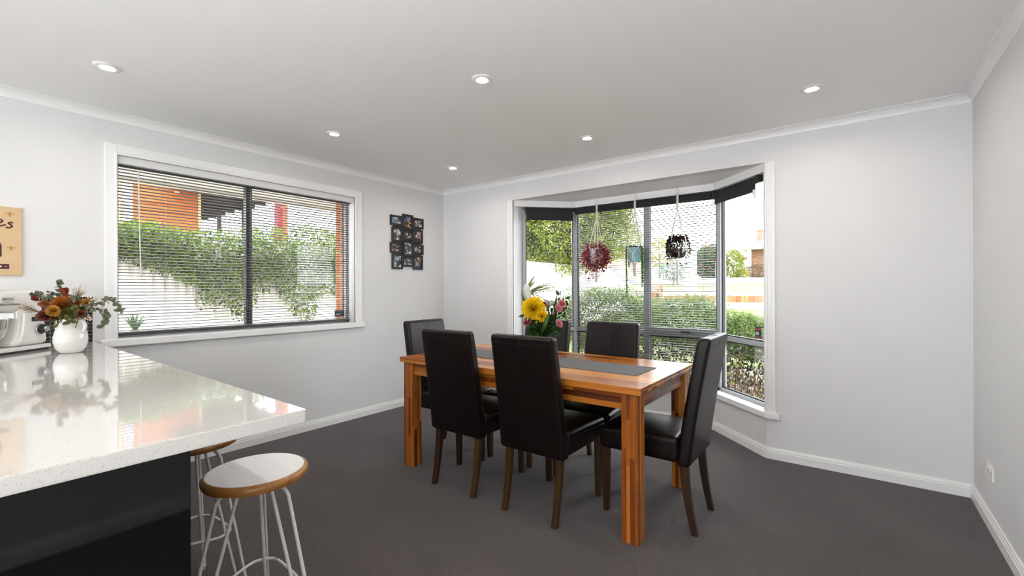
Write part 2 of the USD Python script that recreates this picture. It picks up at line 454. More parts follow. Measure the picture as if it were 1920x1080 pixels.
T8 = math.tan(math.radians(22.5))
skirting("baseboard_left", (0, YR), (0, 0), 0, -1, "white skirting board along the left wall")
skirting("baseboard_back", (0, 0), (BX0, 0), 1, T8, "white skirting board left of the bay")
skirting("baseboard_bay_left", (BX0, 0), (BC0, BY), T8, -T8)
skirting("baseboard_bay_centre", (BC0, BY), (BC1, BY), T8, -T8)
skirting("baseboard_bay_right", (BC1, BY), (BX1, 0), T8, -T8)
skirting("baseboard_back", (BX1, 0), (W, 0), -T8, -1, "white skirting board right of the bay")
skirting("baseboard_right", (W, 0), (W, YR), 1, 0, "white skirting board along the right wall")
cov = [(0, 0), (0.0, 0.052), (0.004, 0.052)] + [(0.0 + 0.052 - 0.048 * math.cos(t) * 1.0, 0.0) for t in []]
CV = [(0, 0), (0.052, 0), (0.052, 0.004)] + [(0.052 - 0.047 * math.sin(t), 0.052 - 0.047 * math.cos(t)) for t in np.linspace(0.05, PI / 2 - 0.05, 7)] + [(0.004, 0.052), (0, 0.052)]
skirting("trim_cornice", (0, YR), (0, 0), 0, -1, "white coved cornice above the left wall", CV, HC, -1)
skirting("trim_cornice", (0, 0), (W, 0), 1, -1, "white coved cornice above the bay wall", CV, HC, -1)
skirting("trim_cornice", (W, 0), (W, YR), 1, 0, "white coved cornice above the right wall", CV, HC, -1)

# ------------------------------------------------------------------ left window
BRICKM = mat("orange_brick", {"t": ("geometry", {}), "mp": ("mapping", {"rotation": (PI / 2, 0, PI / 2)}), "b": ("brick_texture", {"color1": (0.42, 0.13, 0.045), "color2": (0.50, 0.19, 0.07), "mortar": (0.45, 0.38, 0.30), "scale": 1, "mortar_size": 0.008, "brick_width": 0.23, "row_height": 0.086}),
                             "p": ("principled_bsdf", {"roughness": 0.85})}, [("t.position", "mp.vector"), ("mp.vector", "b.vector"), ("b.color", "p.base_color")])
w1 = thing("window_1", "wide white-trimmed window of two panes in the left wall", kind="structure")
ar = M()
ar.cham((0, LY0 - 0.064, LZ0), (0.016, LY0, LZ1 + 0.072), 0.003).cham((0, LY1, LZ0), (0.016, LY1 + 0.080, LZ1 + 0.072), 0.003).cham((0, LY0, LZ1), (0.016, LY1, LZ1 + 0.072), 0.003)
ar.cham((0.0, LY0 - 0.016, LZ0), (0.022, LY0, LZ1 + 0.016), 0.004).cham((0.0, LY1, LZ0), (0.022, LY1 + 0.016, LZ1 + 0.016), 0.004).cham((0, LY0, LZ1), (0.022, LY1, LZ1 + 0.016), 0.004)
obj("architrave", ar, TRIM, w1)
obj("window_sill", M().cham((-0.10, LY0 - 0.09, LZ0 - 0.052), (0.032, LY1 + 0.10, LZ0), 0.006), SILLW, w1)
rv = M().box((-0.14, LY0 - 0.01, LZ0 - 0.01), (0.001, LY0 + 0.002, LZ1)).box((-0.14, LY1 - 0.002, LZ0 - 0.01), (0.001, LY1 + 0.01, LZ1)).box((-0.14, LY0 - 0.01, LZ1 - 0.002), (0.001, LY1 + 0.01, LZ1 + 0.01))
obj("reveal", rv, REVEAL, w1)
fr = M()
FX0, FX1 = -0.135, -0.095
fr.cham((FX0, LY0, LZ0), (FX1, LY0 + 0.028, LZ1)).cham((FX0, LY1 - 0.028, LZ0), (FX1, LY1, LZ1)).cham((FX0, LY0, LZ0), (FX1, LY1, LZ0 + 0.035)).cham((FX0, LY0, LZ1 - 0.03), (FX1, LY1, LZ1))
obj("window_frame", fr, FRAME_AL, w1)
obj("mullion", M().cham((FX0 - 0.012, -2.14, LZ0 + 0.035), (FX1, -2.112, LZ1 - 0.03)).cham((FX0, -2.113, LZ0 + 0.035), (FX1 - 0.012, -2.088, LZ1 - 0.03)), FRAME_BLACK, w1)
obj("latch", M().cham((FX1 - 0.004, -2.135, 1.07), (FX1 + 0.016, -2.112, 1.17), 0.004), FRAME_BLACK, w1)
obj("pane", M().box((-0.118, LY0 + 0.028, LZ0 + 0.035), (-0.114, -2.13, LZ1 - 0.03)), GLASS, w1)
obj("pane", M().box((-0.126, -2.10, LZ0 + 0.035), (-0.122, LY1 - 0.028, LZ1 - 0.03)), GLASS, w1)
m = M()
for a, b, c, d in ((-4.9, LY0 + 0.01, -0.6, 2.5), (LY1 - 0.035, 0.2, -0.6, 2.5), (LY0 + 0.01, LY1 - 0.035, -0.6, LZ0 + 0.022), (LY0 + 0.01, LY1 - 0.035, LZ1 - 0.01, 2.5)):
    m.box((-0.26, a, c), (-0.14, b, d))
struct("wall_outer", m, BRICKM, "orange brick outer skin of the house")
EAVEM = plain("cream_eave", (0.84, 0.82, 0.74), 0.6)
struct("trim_eave", M().box((-0.82, -9, 2.165), (-0.26, 0.9, 2.19)).box((-0.85, -9, 2.13), (-0.82, 0.9, 2.33)), EAVEM, "cream eave lining outside the left window")

# ------------------------------------------------------------------ bay windows
GD = 0.10                               # glass line offset
gp = offs(GD)
TZ0, TZ1 = 0.792, 0.832                 # transom
WZ0, WZ1 = 0.335, 2.118


def flat_window(name, p, q, label, mull=None, ext_jamb=None):
    """Frame and panes along p -> q (outside to the left)."""
    w = thing(name, label, kind="structure")
    p, q = np.array(p, float), np.array(q, float)
    L = np.linalg.norm(q - p)
    d = (q - p) / L
    n = np.array([-d[1], d[0]])
    A = np.array([[d[0], n[0], 0], [d[1], n[1], 0], [0, 0, 1]])
    t = np.r_[p, 0]
    f = M()
    f.cham((0, -0.03, WZ0), (0.030, 0.03, WZ1)).cham((L - 0.030, -0.03, WZ0), (L, 0.03, WZ1)).cham((0, -0.03, WZ0), (L, 0.03, WZ0 + 0.032)).cham((0, -0.03, WZ1 - 0.03), (L, 0.03, WZ1))
    obj("window_frame", f.tf(A, t), FRAME_AL, w)
    obj("transom", M().cham((0.02, -0.026, TZ0), (L - 0.02, 0.03, TZ1)).tf(A, t), FRAME_AL, w)
    bars = [0.028, L - 0.028] if mull is None else [0.028, mull - 0.022, mull + 0.022, L - 0.028]
    if mull:
        obj("mullion", M().cham((mull - 0.03, -0.028, WZ0 + 0.03), (mull + 0.03, 0.03, WZ1 - 0.03)).tf(A, t), FRAME_AL, w)
    b = M()
    for k in range(0, len(bars), 2):
        x0, x1 = bars[k], bars[k + 1]
        for z0, z1 in ((WZ0 + 0.03, TZ0), (TZ1, WZ1 - 0.028)):
            for lo, hi in (((x0, z0), (x0 + 0.013, z1)), ((x1 - 0.013, z0), (x1, z1)), ((x0, z0), (x1, z0 + 0.011)), ((x0, z1 - 0.011), (x1, z1))):
                b.box((lo[0], -0.012, lo[1]), (hi[0], 0.012, hi[1]))
            obj("pane", M().box((x0 + 0.005, -0.002, z0 + 0.004), (x1 - 0.005, 0.002, z1 - 0.004)).tf(A, t), GLASS, w)
    obj("glazing_bead", b.tf(A, t), FRAME_BLACK, w)
    if mull:
        obj("window_sash", M().cham((mull + 0.02, -0.035, TZ1 + 0.002), (L - 0.03, -0.005, TZ1 + 0.042)).tf(A, t), FRAME_AL, w)
        obj("latch", M().cham((mull + 0.33, -0.06, TZ1 + 0.004), (mull + 0.42, -0.034, TZ1 + 0.016), 0.004).tf(A, t), FRAME_BLACK, w)
    return w


rl = np.array(gp[0]) + (np.array(gp[1]) - gp[0]) * 0.0
pl = np.array([1.028, 0.1 * math.sqrt(2) + (1.028 - BX0)])
pr_ = np.array([BX1 + 0.04, pl[1] - 0.058])
flat_window("window_2", gp[1], gp[2], "wide centre window of the bay with a mullion and low transom", 0.80)
flat_window("window_3", pl, gp[1], "narrow angled left window of the bay")
flat_window("window_4", gp[2], pr_, "narrow angled right window of the bay")
jm = M().box((BX0 - 0.02, -0.002, SZ), (BX0 + 0.018, pl[1] + 0.04, 2.118)).box((BX1 - 0.018, -0.002, SZ), (BX1 + 0.02, 0.085, 2.118))
struct("trim_jamb", jm, REVEAL, "white side linings where the bay meets the wall")
am = M()
for x0, x1, s in ((BX0 - 0.058, BX0 + 0.018, 1), (BX1 - 0.010, BX1 + 0.058, -1)):
    am.cham((x0, -0.016, 0.30), (x1, 0.0, SOF), 0.003)
    xi = (x1 - 0.018, x1) if s > 0 else (x0, x0 + 0.018)
    am.cham((xi[0], -0.022, 0.30), (xi[1], 0.0, SOF), 0.004)
    am.cham(((x0 + x1) / 2 - 0.008, -0.019, 0.30), ((x0 + x1) / 2 + 0.008, 0.0, SOF), 0.003)
struct("trim_architrave", am, TRIM, "white grooved architraves either side of the bay opening")
o = offs(-0.035)
noz = [(BX0 - 0.075, -0.035), (o[0][0] - 0.035 * T8 + 0.0, -0.035)]
inn = [(BX0 - 0.07, 0.0), (BX0 - 0.07, -0.034), (BX0 + 0.035 * T8, -0.034), (BC0 + 0.035 * T8, BY - 0.035), (BC1 - 0.035 * T8, BY - 0.035), (BX1 - 0.035 * T8, -0.034), (BX1 + 0.085, -0.034), (BX1 + 0.085, 0.0)]
out = [(BX1, 0.0), (BX1, pl[1]), (gp[2][0] + 0.02, gp[2][1] + 0.02), (gp[1][0] - 0.02, gp[1][1] + 0.02), (BX0, pl[1]), (BX0, 0.0)]
sp = Polygon(inn + out)
sl = M().ext(sp.buffer(-0.002, join_style=2), SZ - 0.046 + 0.03, SZ + 0.022)
sl.ext(sp.buffer(-0.004, join_style=2), SZ - 0.018, SZ + 0.024)
struct("trim_sill", sl, SILLW, "white timber sill running round the bay")

# openings added out of view to let daylight in, with frames round them
def rear_frame(name, lo, hi, axis, cols, label):
    w = thing(name, label, kind="structure")
    f = M()
    a0, a1, z0, z1 = lo[axis], hi[axis], lo[2], hi[2]
    for k in range(cols + 1):
        a = a0 + (a1 - a0 - 0.05) * k / cols
        l2, h2 = list(lo), list(hi)
        l2[axis], h2[axis] = a, a + 0.05
        f.box(l2, h2)
    for z in (z0, z1 - 0.05):
        l2, h2 = list(lo), list(hi)
        l2[2], h2[2] = z, z + 0.05
        f.box(l2, h2)
    obj("window_frame", f, FRAME_AL, w)


rear_frame("door_1", (0.3, YR - 0.06, 0.0), (4.1, YR - 0.02, 2.15), 0, 4, "added doorway frames in the rear wall, out of view, letting daylight in")
rear_frame("window_6", (-0.06, -6.6, 1.1), (-0.02, -4.9, 2.0), 1, 2, "added window opening behind the photographer, letting daylight in")
rear_frame("door_2", (W + 0.02, -10.2, 0.0), (W + 0.06, -7.4, 2.15), 1, 3, "added wide doorway in the right wall behind the photographer, letting daylight in")

# ------------------------------------------------------------------ blinds
def slat_mesh(L, tilt, wd=0.025, sag=0.0):
    """Along +x from 0 to L; crowned strip tilted by tilt about x."""
    n = 5
    u = np.linspace(-0.5, 0.5, n)
    y, z = u * wd, 0.0036 * (1 - (2 * u) ** 2)
    c, s = math.cos(tilt), math.sin(tilt)
    prof = [(y[k] * c - z[k] * s, y[k] * s + z[k] * c) for k in range(n)]
    low = [(py + s * 0.0012, pz - c * 0.0012) for py, pz in prof[::-1]]
    ring = prof + low
    P = np.array([[(x, py, pz + (sag if 0 < x < L else 0)) for py, pz in ring] for x in ((0, L) if not sag else (0, L / 2, L))])
    mm = M().grid(P, True)
    return mm


def venetian(name, label, p, q, ztop, zbot, pitch, tilt, cords, seed, messy=(), wand=None, headrail=True):
    rnd = random.Random(seed)
    p, q = np.array(p, float), np.array(q, float)
    L = np.linalg.norm(q - p)
    rz = math.degrees(math.atan2(*(q - p)[::-1]))
    t = thing(name, label, "blind", (p[0], p[1], 0), rz)
    if headrail:
        obj("headrail", M().cham((0, -0.014, ztop), (L, 0.014, ztop + 0.038), 0.002), RAILM, t)
    obj("bottom_rail", M().mesh(trimesh.Trimesh(*rbox((0.002, -0.012, zbot - 0.002), (L - 0.002, 0.012, zbot + 0.016), 0.006, 2, 1), process=False)), RAILM, t, True)
    k, z = 0, zbot + 0.030
    while z < ztop - 0.006:
        a = tilt + rnd.uniform(-0.05, 0.05)
        ex = 0
        for lo, hi, amt in messy:
            if lo < z < hi:
                ex = rnd.uniform(-amt, amt)
                a += ex * 8
        mm = slat_mesh(L - 0.006, a)
        roll = ex * 0.5
        A = np.array([[math.cos(roll), 0, -math.sin(roll)], [0, 1, 0], [math.sin(roll), 0, math.cos(roll)]])
        obj("slat", mm.tf(A, (0.003, 0, z)), SLAT, t)
        z += pitch
        k += 1
    for x in cords:
        c = M()
        for y in (-0.0135, 0.0135):
            c.tube([(x, y, zbot + 0.016), (x, y, ztop)], 0.0008, 4)
        c.tube([(x + 0.01, 0, zbot + 0.016), (x + 0.01, 0, ztop)], 0.0007, 4)
        obj("ladder_cord", c, CORD, t)
    if wand:
        obj("wand", M().tube([(wand[0], -0.022, ztop - 0.01), (wand[0] + 0.012, -0.020, wand[1])], 0.004, 6), WANDM, t)
    return t


# left window: runs from its far (right) end to its near (left) end, so that local -y faces the room
venetian("venetian_blind", "wide dark slatted venetian blind across the left wall window", (-0.062, LY0 + 0.006), (-0.062, LY1 - 0.014), 2.074, 0.945, 0.0217, -0.13, (0.27, 0.84, 1.25, 1.66), 3, wand=(0.115, 1.36))
venetian("venetian_blind", "tall dark slatted venetian blind across the centre of the bay window", (BC0 - 0.018, BY + 0.066), (BC1 + 0.018, BY + 0.066), 2.045, 0.345, 0.0222, 0.02, (0.13, 0.55, 0.98, 1.30), 5, messy=((0.42, 0.62, 0.012),), headrail=True)


def roller(p, q, ztube, drop, label, chain=None):
    p, q = np.array(p, float), np.array(q, float)
    L = np.linalg.norm(q - p)
    rz = math.degrees(math.atan2(*(q - p)[::-1]))
    t = thing("roller_blind", label, "blind", (p[0], p[1], 0), rz)
    obj("tube", M().tube([(0.012, 0, ztube), (L - 0.012, 0, ztube)], 0.021, 14), BLACKFAB, t, 40)
    obj("fabric", M().box((0.014, -0.022, ztube - drop), (L - 0.014, -0.0205, ztube)), BLACKFAB, t)
    obj("hem_bar", M().cham((0.014, -0.026, ztube - drop - 0.006), (L - 0.014, -0.017, ztube - drop + 0.008), 0.003), BLACKFAB, t)
    for x in (0.003, L - 0.003):
        obj("bracket", M().cham((x - 0.004, -0.024, ztube - 0.028), (x + 0.004, 0.03, ztube + 0.026)), DARKPL, t)
    if chain:
        obj("chain", M().tube([(L - 0.010, -0.026, ztube), (L - 0.010, -0.028, chain)], 0.002, 5), DARKPL, t)
        obj("chain_spool", M().lathe([(0, 1.955), (0.012, 1.957), (0.014, 1.975), (0.012, 1.996), (0, 1.998)], 10, (L - 0.006, -0.036, 0)), EAVEM, t, 40)
    return t


ro = 0.022
ol = offs(ro)
roller((ol[1][0] + 0.012, ol[1][1] - 0.012), (ol[2][0] - 0.012, ol[2][1] - 0.012), 2.085, 0.042, "long black roller blind rolled up above the centre bay window")
dl = np.array([1, 1]) / math.sqrt(2)
roller(np.array([BX0 - ro * 0.7 + 0.10, ro * 0.7 + 0.10]), np.array(ol[1]) - dl * 0.012, 2.085, 0.108, "short black roller blind on the left angled bay window")
dr = np.array([1, -1]) / math.sqrt(2)
roller(np.array(ol[2]) + dr * 0.012, np.array([BX1 + ro * 0.7 - 0.075, ro * 0.7 + 0.075]), 2.085, 0.095, "short black roller blind on the right angled bay window", chain=1.93)

# ------------------------------------------------------------------ downlights
ring = M().lathe([(0.030, 2.3965), (0.032, 2.392), (0.040, 2.389), (0.052, 2.391), (0.057, 2.396), (0.057, 2.3995), (0.030, 2.3995)], 40)
ring_m = ring.get()
gim = M().lathe([(0.0275, 2.3985), (0.0275, 2.3945), (0.030, 2.3945), (0.030, 2.3985)], 32).get()
lens = M().lathe([(0.0, 2.3950), (0.020, 2.3952), (0.0275, 2.3965), (0.0275, 2.3995), (0, 2.3995)], 32).get()
spots = [((0.79, -3.178), "recessed ceiling downlight nearest the top left corner of the picture"),
         ((2.235, -1.905), "recessed ceiling downlight in the middle of the ceiling above the table"),
         ((3.67, -0.668), "recessed ceiling downlight at the right, above the bare wall beside the bay"),
         ((0.80, -1.905), "recessed ceiling downlight near the left wall above the wide window"),
         ((2.24, -0.685), "recessed ceiling downlight just in front of the bay window"),
         ((0.825, -0.690), "smallest recessed ceiling downlight, nearest the far left corner")]


def shift(mesh, dz=-2.40):
    return mesh[0] + np.array([0, 0, dz]), mesh[1]


dl0 = thing("downlight", spots[0][1], "ceiling light", (*spots[0][0], HC), 0, "recessed downlights in the ceiling")
obj("trim_ring", shift(ring_m), WHITE_PL, dl0, 40)
obj("gimbal", shift(gim), CHROME, dl0, 40)
obj("lens", shift(lens), LENS, dl0)
for (x, y), l in spots[1:]:
    dup(dl0, l, (x, y, HC))
for (x, y), l in zip(((3.67, -1.905), (2.235, -3.178)), ("by the right wall", "over the bench end")):
    dup(dl0, "recessed ceiling downlight out of the picture, " + l, (x, y, HC))

# ------------------------------------------------------------------ dining table
random.seed(11)
TX0, TX1, TY0, TY1, TZ = 1.285, 3.047, -1.702, -0.802, 0.770
tb = thing("dining_table", "chunky rectangular dining table of warm orange-brown block-laminated timber", "table", ((TX0 + TX1) / 2, (TY0 + TY1) / 2, 0))
hx, hy = (TX1 - TX0) / 2, (TY1 - TY0) / 2
top = obj("tabletop", M().box((-hx + 0.004, -hy + 0.004, TZ - 0.0335), (hx - 0.004, hy - 0.004, TZ - 0.004)), WOODX, tb)


def split(a, b, lo, hi):
    r, x = [], a
    while x < b - 1e-6:
        e = x + random.uniform(lo, hi)
        if b - e < lo * 0.6:
            e = b
        r.append((x, min(e, b)))
        x = min(e, b)
    return r


NR = 13
for k in range(NR):
    y0, y1 = -hy + 2 * hy * k / NR, -hy + 2 * hy * (k + 1) / NR
    for x0, x1 in split(-hx, hx, 0.28, 0.75):
        obj("stave", M().cham((x0 + 0.0002, y0 + 0.0002, TZ - 0.017), (x1 - 0.0002, y1 - 0.0002, TZ), 0.0006), WOODX, top)
for y0, y1 in ((-hy, -hy + 0.03), (hy - 0.03, hy)):
    for x0, x1 in split(-hx, hx, 0.25, 0.6):
        obj("edge_strip", M().cham((x0 + 0.0002, y0, TZ - 0.034), (x1 - 0.0002, y1, TZ - 0.0173), 0.0006), WOODX, top)
for x0, x1 in ((-hx, -hx + 0.02), (hx - 0.02, hx)):
    for y0, y1 in split(-hy + 0.03, hy - 0.03, 0.06, 0.07):
        obj("edge_strip", M().cham((x0, y0, TZ - 0.034), (x1, y1, TZ - 0.0173), 0.0006), WOODX, top)
LW = 0.085
AZ0, AZ1 = 0.648, 0.7355


def apron(name, lo, hi, axis, mtl):
    c = 0.003
    a = obj(name, M().box(np.array(lo) + [c * (axis != 0), c * (axis != 1), c], np.array(hi) - [c * (axis != 0), c * (axis != 1), c]), mtl, tb)
    zs = [lo[2], lo[2] + 0.03, lo[2] + 0.06, hi[2]]
    for k in range(3):
        for p0, p1 in split(lo[axis], hi[axis], 0.22, 0.6):
            l2, h2 = list(lo), list(hi)
            l2[axis], h2[axis], l2[2], h2[2] = p0 + 0.0002, p1 - 0.0002, zs[k] + 0.0002, zs[k + 1] - 0.0002
            obj("stave", M().cham(l2, h2, 0.0006), mtl, a)


iy, ix = hy - 0.020, hx - 0.022
apron("apron", (-ix + LW, -iy + 0.018, AZ0), (ix - LW, -iy + 0.043, AZ1), 0, WOODX)
apron("apron", (-ix + LW, iy - 0.043, AZ0), (ix - LW, iy - 0.018, AZ1), 0, WOODX)
apron("apron", (-ix + 0.018, -iy + LW, AZ0), (-ix + 0.043, iy - LW, AZ1), 1, WOODY)
apron("apron", (ix - 0.043, -iy + LW, AZ0), (ix - 0.018, iy - LW, AZ1), 1, WOODY)
for sx in (-1, 1):
    for sy in (-1, 1):
        cx, cy = sx * (ix - LW / 2), sy * (iy - LW / 2)
        lg = obj("leg", M().box((cx - LW / 2 + 0.003, cy - LW / 2 + 0.003, 0.001), (cx + LW / 2 - 0.003, cy + LW / 2 - 0.003, AZ1)), WOODZ, tb)
        qs = [0, LW * random.uniform(0.2, 0.34), LW * 0.52, LW * random.uniform(0.68, 0.82), LW]
        for i in range(4):
            for j in range(4):
                if 0 < i < 3 and 0 < j < 3:
                    continue
                for z0, z1 in split(0.0, AZ1, 0.2, 0.5):
                    a, b = cx - LW / 2 + qs[i], cy - LW / 2 + qs[j]
                    obj("stave", M().cham((a, b, z0), (cx - LW / 2 + qs[i + 1], cy - LW / 2 + qs[j + 1], z1), 0.0005), WOODZ, lg)
rn = thing("table_runner", "dark grey woven table runner along the middle of the dining table", "table runner", (2.165, -1.25, TZ))
obj("cloth", M().cham((-0.747, -0.154, 0.0003), (0.747, 0.154, 0.0026), 0.0008), RUNNER, rn)

# ------------------------------------------------------------------ dining chairs (local +y is the way the chair faces)
ZB0, ZB1 = 0.345, 1.0


def lean(v):
    v = v.copy()
    t = (v[:, 2] - ZB0) / (ZB1 - ZB0)
    v[:, 1] += -0.015 * t - 0.088 * t**1.25
    v[:, 0] *= 1.0 - 0.05 * t + 0.025
    # the front thins a little towards the top and bellies slightly
    return v


def seat_def(v):
    v = v.copy()
    t = np.clip((v[:, 2] - 0.36) / 0.115, 0, 1)
    u = np.clip(1 - (v[:, 0] / 0.215) ** 2, 0, 1) * np.clip(1 - ((v[:, 1] - 0.035) / 0.24) ** 2, 0, 1)
    v[:, 2] += t * 0.026 * u + t * (0.25 - v[:, 1]) * 0.035
    return v


def make_chair(label, loc, rz):
    t = thing("dining_chair", label, "chair", loc, rz, "high-backed leather dining chairs round the table")
    bk = obj("backrest", rbox((-0.207, -0.236, ZB0), (0.207, -0.168, ZB1), 0.020, 3, 9, lean), LEATHER, t, True)
    st = obj("seat", rbox((-0.212, -0.178, 0.357), (0.212, 0.257, 0.474), 0.022, 3, 9, seat_def), LEATHER, t, True)
    z = np.linspace(0.50, 0.978, 16)
    pts = [(0, -0.1675, a) for a in z] + [(0, -0.176, 0.9935), (0, -0.188, 1.0002), (0, -0.216, 1.0002), (0, -0.229, 0.993)] + [(0, -0.2365, a) for a in np.linspace(0.978, 0.95, 3)]
    obj("seam", M().tube(lean(np.array(pts)), 0.0013, 5), SEAM, bk)
    w = M()
    for sx in (-1, 1):
        w.tube(lean(np.array([(sx * 0.2005, -0.2305, a) for a in np.linspace(0.36, 0.975, 14)])), 0.0022, 5)
    zt = np.linspace(-0.19, 0.19, 9)
    w.tube(lean(np.array([(a, -0.2368, 0.955) for a in zt])), 0.0016, 5)
    obj("piping", w, LEATHER, bk, True)
    ws = M()
    for sx in (-1, 1):
        ws.tube([(sx * 0.2125, a, 0.44 + 0.035 * (0.25 - a)) for a in np.linspace(-0.16, 0.245, 6)], 0.0014, 5)
    ws.tube([(a, 0.2575, 0.441) for a in np.linspace(-0.2, 0.2, 6)], 0.0014, 5)
    obj("piping", ws, LEATHER, st, True)
    for sx in (-1, 1):
        obj("leg", sweep_rect([(sx * 0.176, 0.228, 0.0), (sx * 0.178, 0.228, 0.37)], [0.032, 0.042], [0.030, 0.042]), LEGWOOD, t)
    for sx in (-1, 1):
        zz = np.linspace(0, 0.40, 10)
        obj("leg", sweep_rect([(sx * 0.166, -0.198 - 0.052 * (1 - a / 0.40) ** 1.9, a) for a in zz], np.linspace(0.030, 0.038, 10), np.linspace(0.030, 0.044, 10)), LEGWOOD, t)
    return t


CH = "dark leather dining chair "
ch0 = make_chair(CH + "seen from behind, left of the two on the near long side", (1.868, -1.515, 0), 0)
dup(ch0, CH + "seen from behind, right of the two on the near long side", (2.445, -1.520, 0), -0.5)
dup(ch0, CH + "at the right end of the table, seen side-on", (2.965, -1.243, 0), 90)
dup(ch0, CH + "at the far left end of the table against the wall side", (1.378, -1.272, 0), -88)
dup(ch0, CH + "on the bay side, half hidden by the yellow flowers", (1.868, -0.962, 0), 180)
dup(ch0, CH + "on the bay side, facing the camera right of the flowers", (2.442, -0.965, 0), 181)

# ------------------------------------------------------------------ breakfast bar
CT = 0.92
cx1, cy1 = 2.652, -3.135
r_ = 0.012
poly = Polygon([(0.001, cy1 + 0.05), (0.001, -4.25), (cx1, -4.25), (cx1, cy1)]).buffer(-r_).buffer(r_)
wt = thing("benchtop", "long white speckled stone benchtop with polished surface at lower left", "countertop", (0, 0, 0))
sl = M()
for z0, z1, sh in ((CT - 0.036, CT - 0.0335, 0.0022), (CT - 0.0335, CT - 0.0025, 0), ):
    sl.ext(poly.buffer(-sh), z0, z1)
for k in range(3):
    sl.ext(poly.buffer(-0.0025 * (1 - math.cos((k + 1) / 3 * PI / 2))), CT - 0.0025 + 0.0025 * k / 3, CT - 0.0025 + 0.0025 * (k + 1) / 3)
obj("slab", sl, QUARTZ, wt)
bc = thing("bench_cabinet", "glossy black panelled cabinet carrying the white benchtop", "cabinet", (0, 0, 0))
obj("body", M().box((0.02, -4.18, 0.0), (2.598, -3.425, CT - 0.036)), PANEL, bc)
obj("end_panel", M().cham((2.600, -4.20, 0.0), (2.620, -3.400, CT - 0.0365), 0.001), PANEL, bc)
obj("back_panel", M().cham((0.02, -3.424, 0.0), (2.599, -3.404, CT - 0.0365), 0.001), PANEL, bc)

# ------------------------------------------------------------------ stools
def make_stool(label, loc, rz):
    t = thing("bar_stool", label, "stool", loc, rz, "white metal stools tucked under the bench")
    R, zs = 0.158, 0.652
    obj("seat", M().lathe([(0.0, zs - 0.031), (R - 0.012, zs - 0.031), (R - 0.004, zs - 0.028), (R, zs - 0.019), (R, zs - 0.011), (R - 0.003, zs - 0.005), (R - 0.010, zs - 0.0005), (R - 0.013, zs)], 64), RIMWOOD, t, 40)
    obj("seat_top", M().lathe([(R - 0.013, zs - 0.001), (R - 0.0135, zs), (0.0, zs + 0.0002)], 64), WHITEWASH, t, 40)
    obj("mounting_plate", M().lathe([(0, zs - 0.034), (0.10, zs - 0.034), (0.10, zs - 0.031), (0, zs - 0.031)], 32), WHITE_METAL, t, 40)
    zr = 0.270
    for k in range(3):
        a = 2 * PI * k / 3
        u = np.array([math.cos(a), math.sin(a), 0])
        zc = np.array([0, 0, 1.0])
        outer = np.vstack([smooth_path([u * 0.076 + zc * (zs - 0.031), u * 0.082 + zc * (zs - 0.044), u * 0.108 + zc * (zs - 0.063), u * 0.119 + zc * (zs - 0.078), u * 0.1225 + zc * (zs - 0.093)], 5), smooth_path([u * 0.18 + zc * 0.30, u * 0.240 + zc * 0.020, u * 0.243 + zc * 0.009, u * 0.236 + zc * 0.0058], 5)])
        inner = np.vstack([[u * 0.047 + zc * (zs - 0.031)], smooth_path([u * 0.13 + zc * 0.305, u * 0.205 + zc * 0.022, u * 0.212 + zc * 0.009, u * 0.224 + zc * 0.0058, u * 0.236 + zc * 0.0058], 5)])
        obj("leg", M().tube(outer, 0.0058, 10).tube(inner, 0.0058, 10), WHITE_METAL, t, True)
    rr = 0.146
    P = []
    for k in range(3):
        a = 2 * PI * k / 3
        for da, f in ((-0.28, 0.985), (0.0, 0.985), (0.28, 0.985)):
            P.append((math.cos(a + da) * rr * f, math.sin(a + da) * rr * f, zr))
    P = np.array(P)
    P = np.vstack([P, P[:1]])
    Q = []
    for i in range(len(P) - 1):
        for s in np.linspace(0, 1, 6, endpoint=False):
            Q.append(P[i] * (1 - s) + P[i + 1] * s)
    Q = np.array(Q)
    for _ in range(5):
        Q = (np.roll(Q, 1, 0) + 2 * Q + np.roll(Q, -1, 0)) / 4
    Q = np.vstack([Q, Q[:2]])
    obj("footrest", M().tube(Q, 0.0052, 10), WHITE_METAL, t, True)
    return t


s0 = make_stool("round whitewashed-top stool with white metal legs, nearest the camera in front of the bench corner", (2.262, -3.098, 0), 146.4)
dup(s0, "round stool with white metal legs mostly hidden under the benchtop behind the nearer stool", (1.72, -3.105, 0), 152.0)


# ------------------------------------------------------------------ helpers for plants
def at(u, v, dep):
    """The point of the room or garden that lies dep metres deep on the line of sight through photo pixel (u, v)."""
    x, y = u - 960, v - 541.22
    x, y = _cr * x + _sr * y, -_sr * x + _cr * y
    return CAM + dep * (_fw + _rt * x / FPX - _up * y / FPX)


def aty(u, v, y):
    r = at(u, v, 1.0) - CAM
    return CAM + r * (y - CAM[1]) / r[1]


def unit(v):
    v = np.asarray(v, float)
    return v / (np.linalg.norm(v, axis=-1, keepdims=True) + 1e-12)


def basis(d):
    d = unit(d)
    a = unit(np.cross(d, [0, 0, 1.0] if abs(d[2]) < 0.95 else [1.0, 0, 0]))
    return np.column_stack([a, np.cross(d, a), d])   # columns: side, side, along d


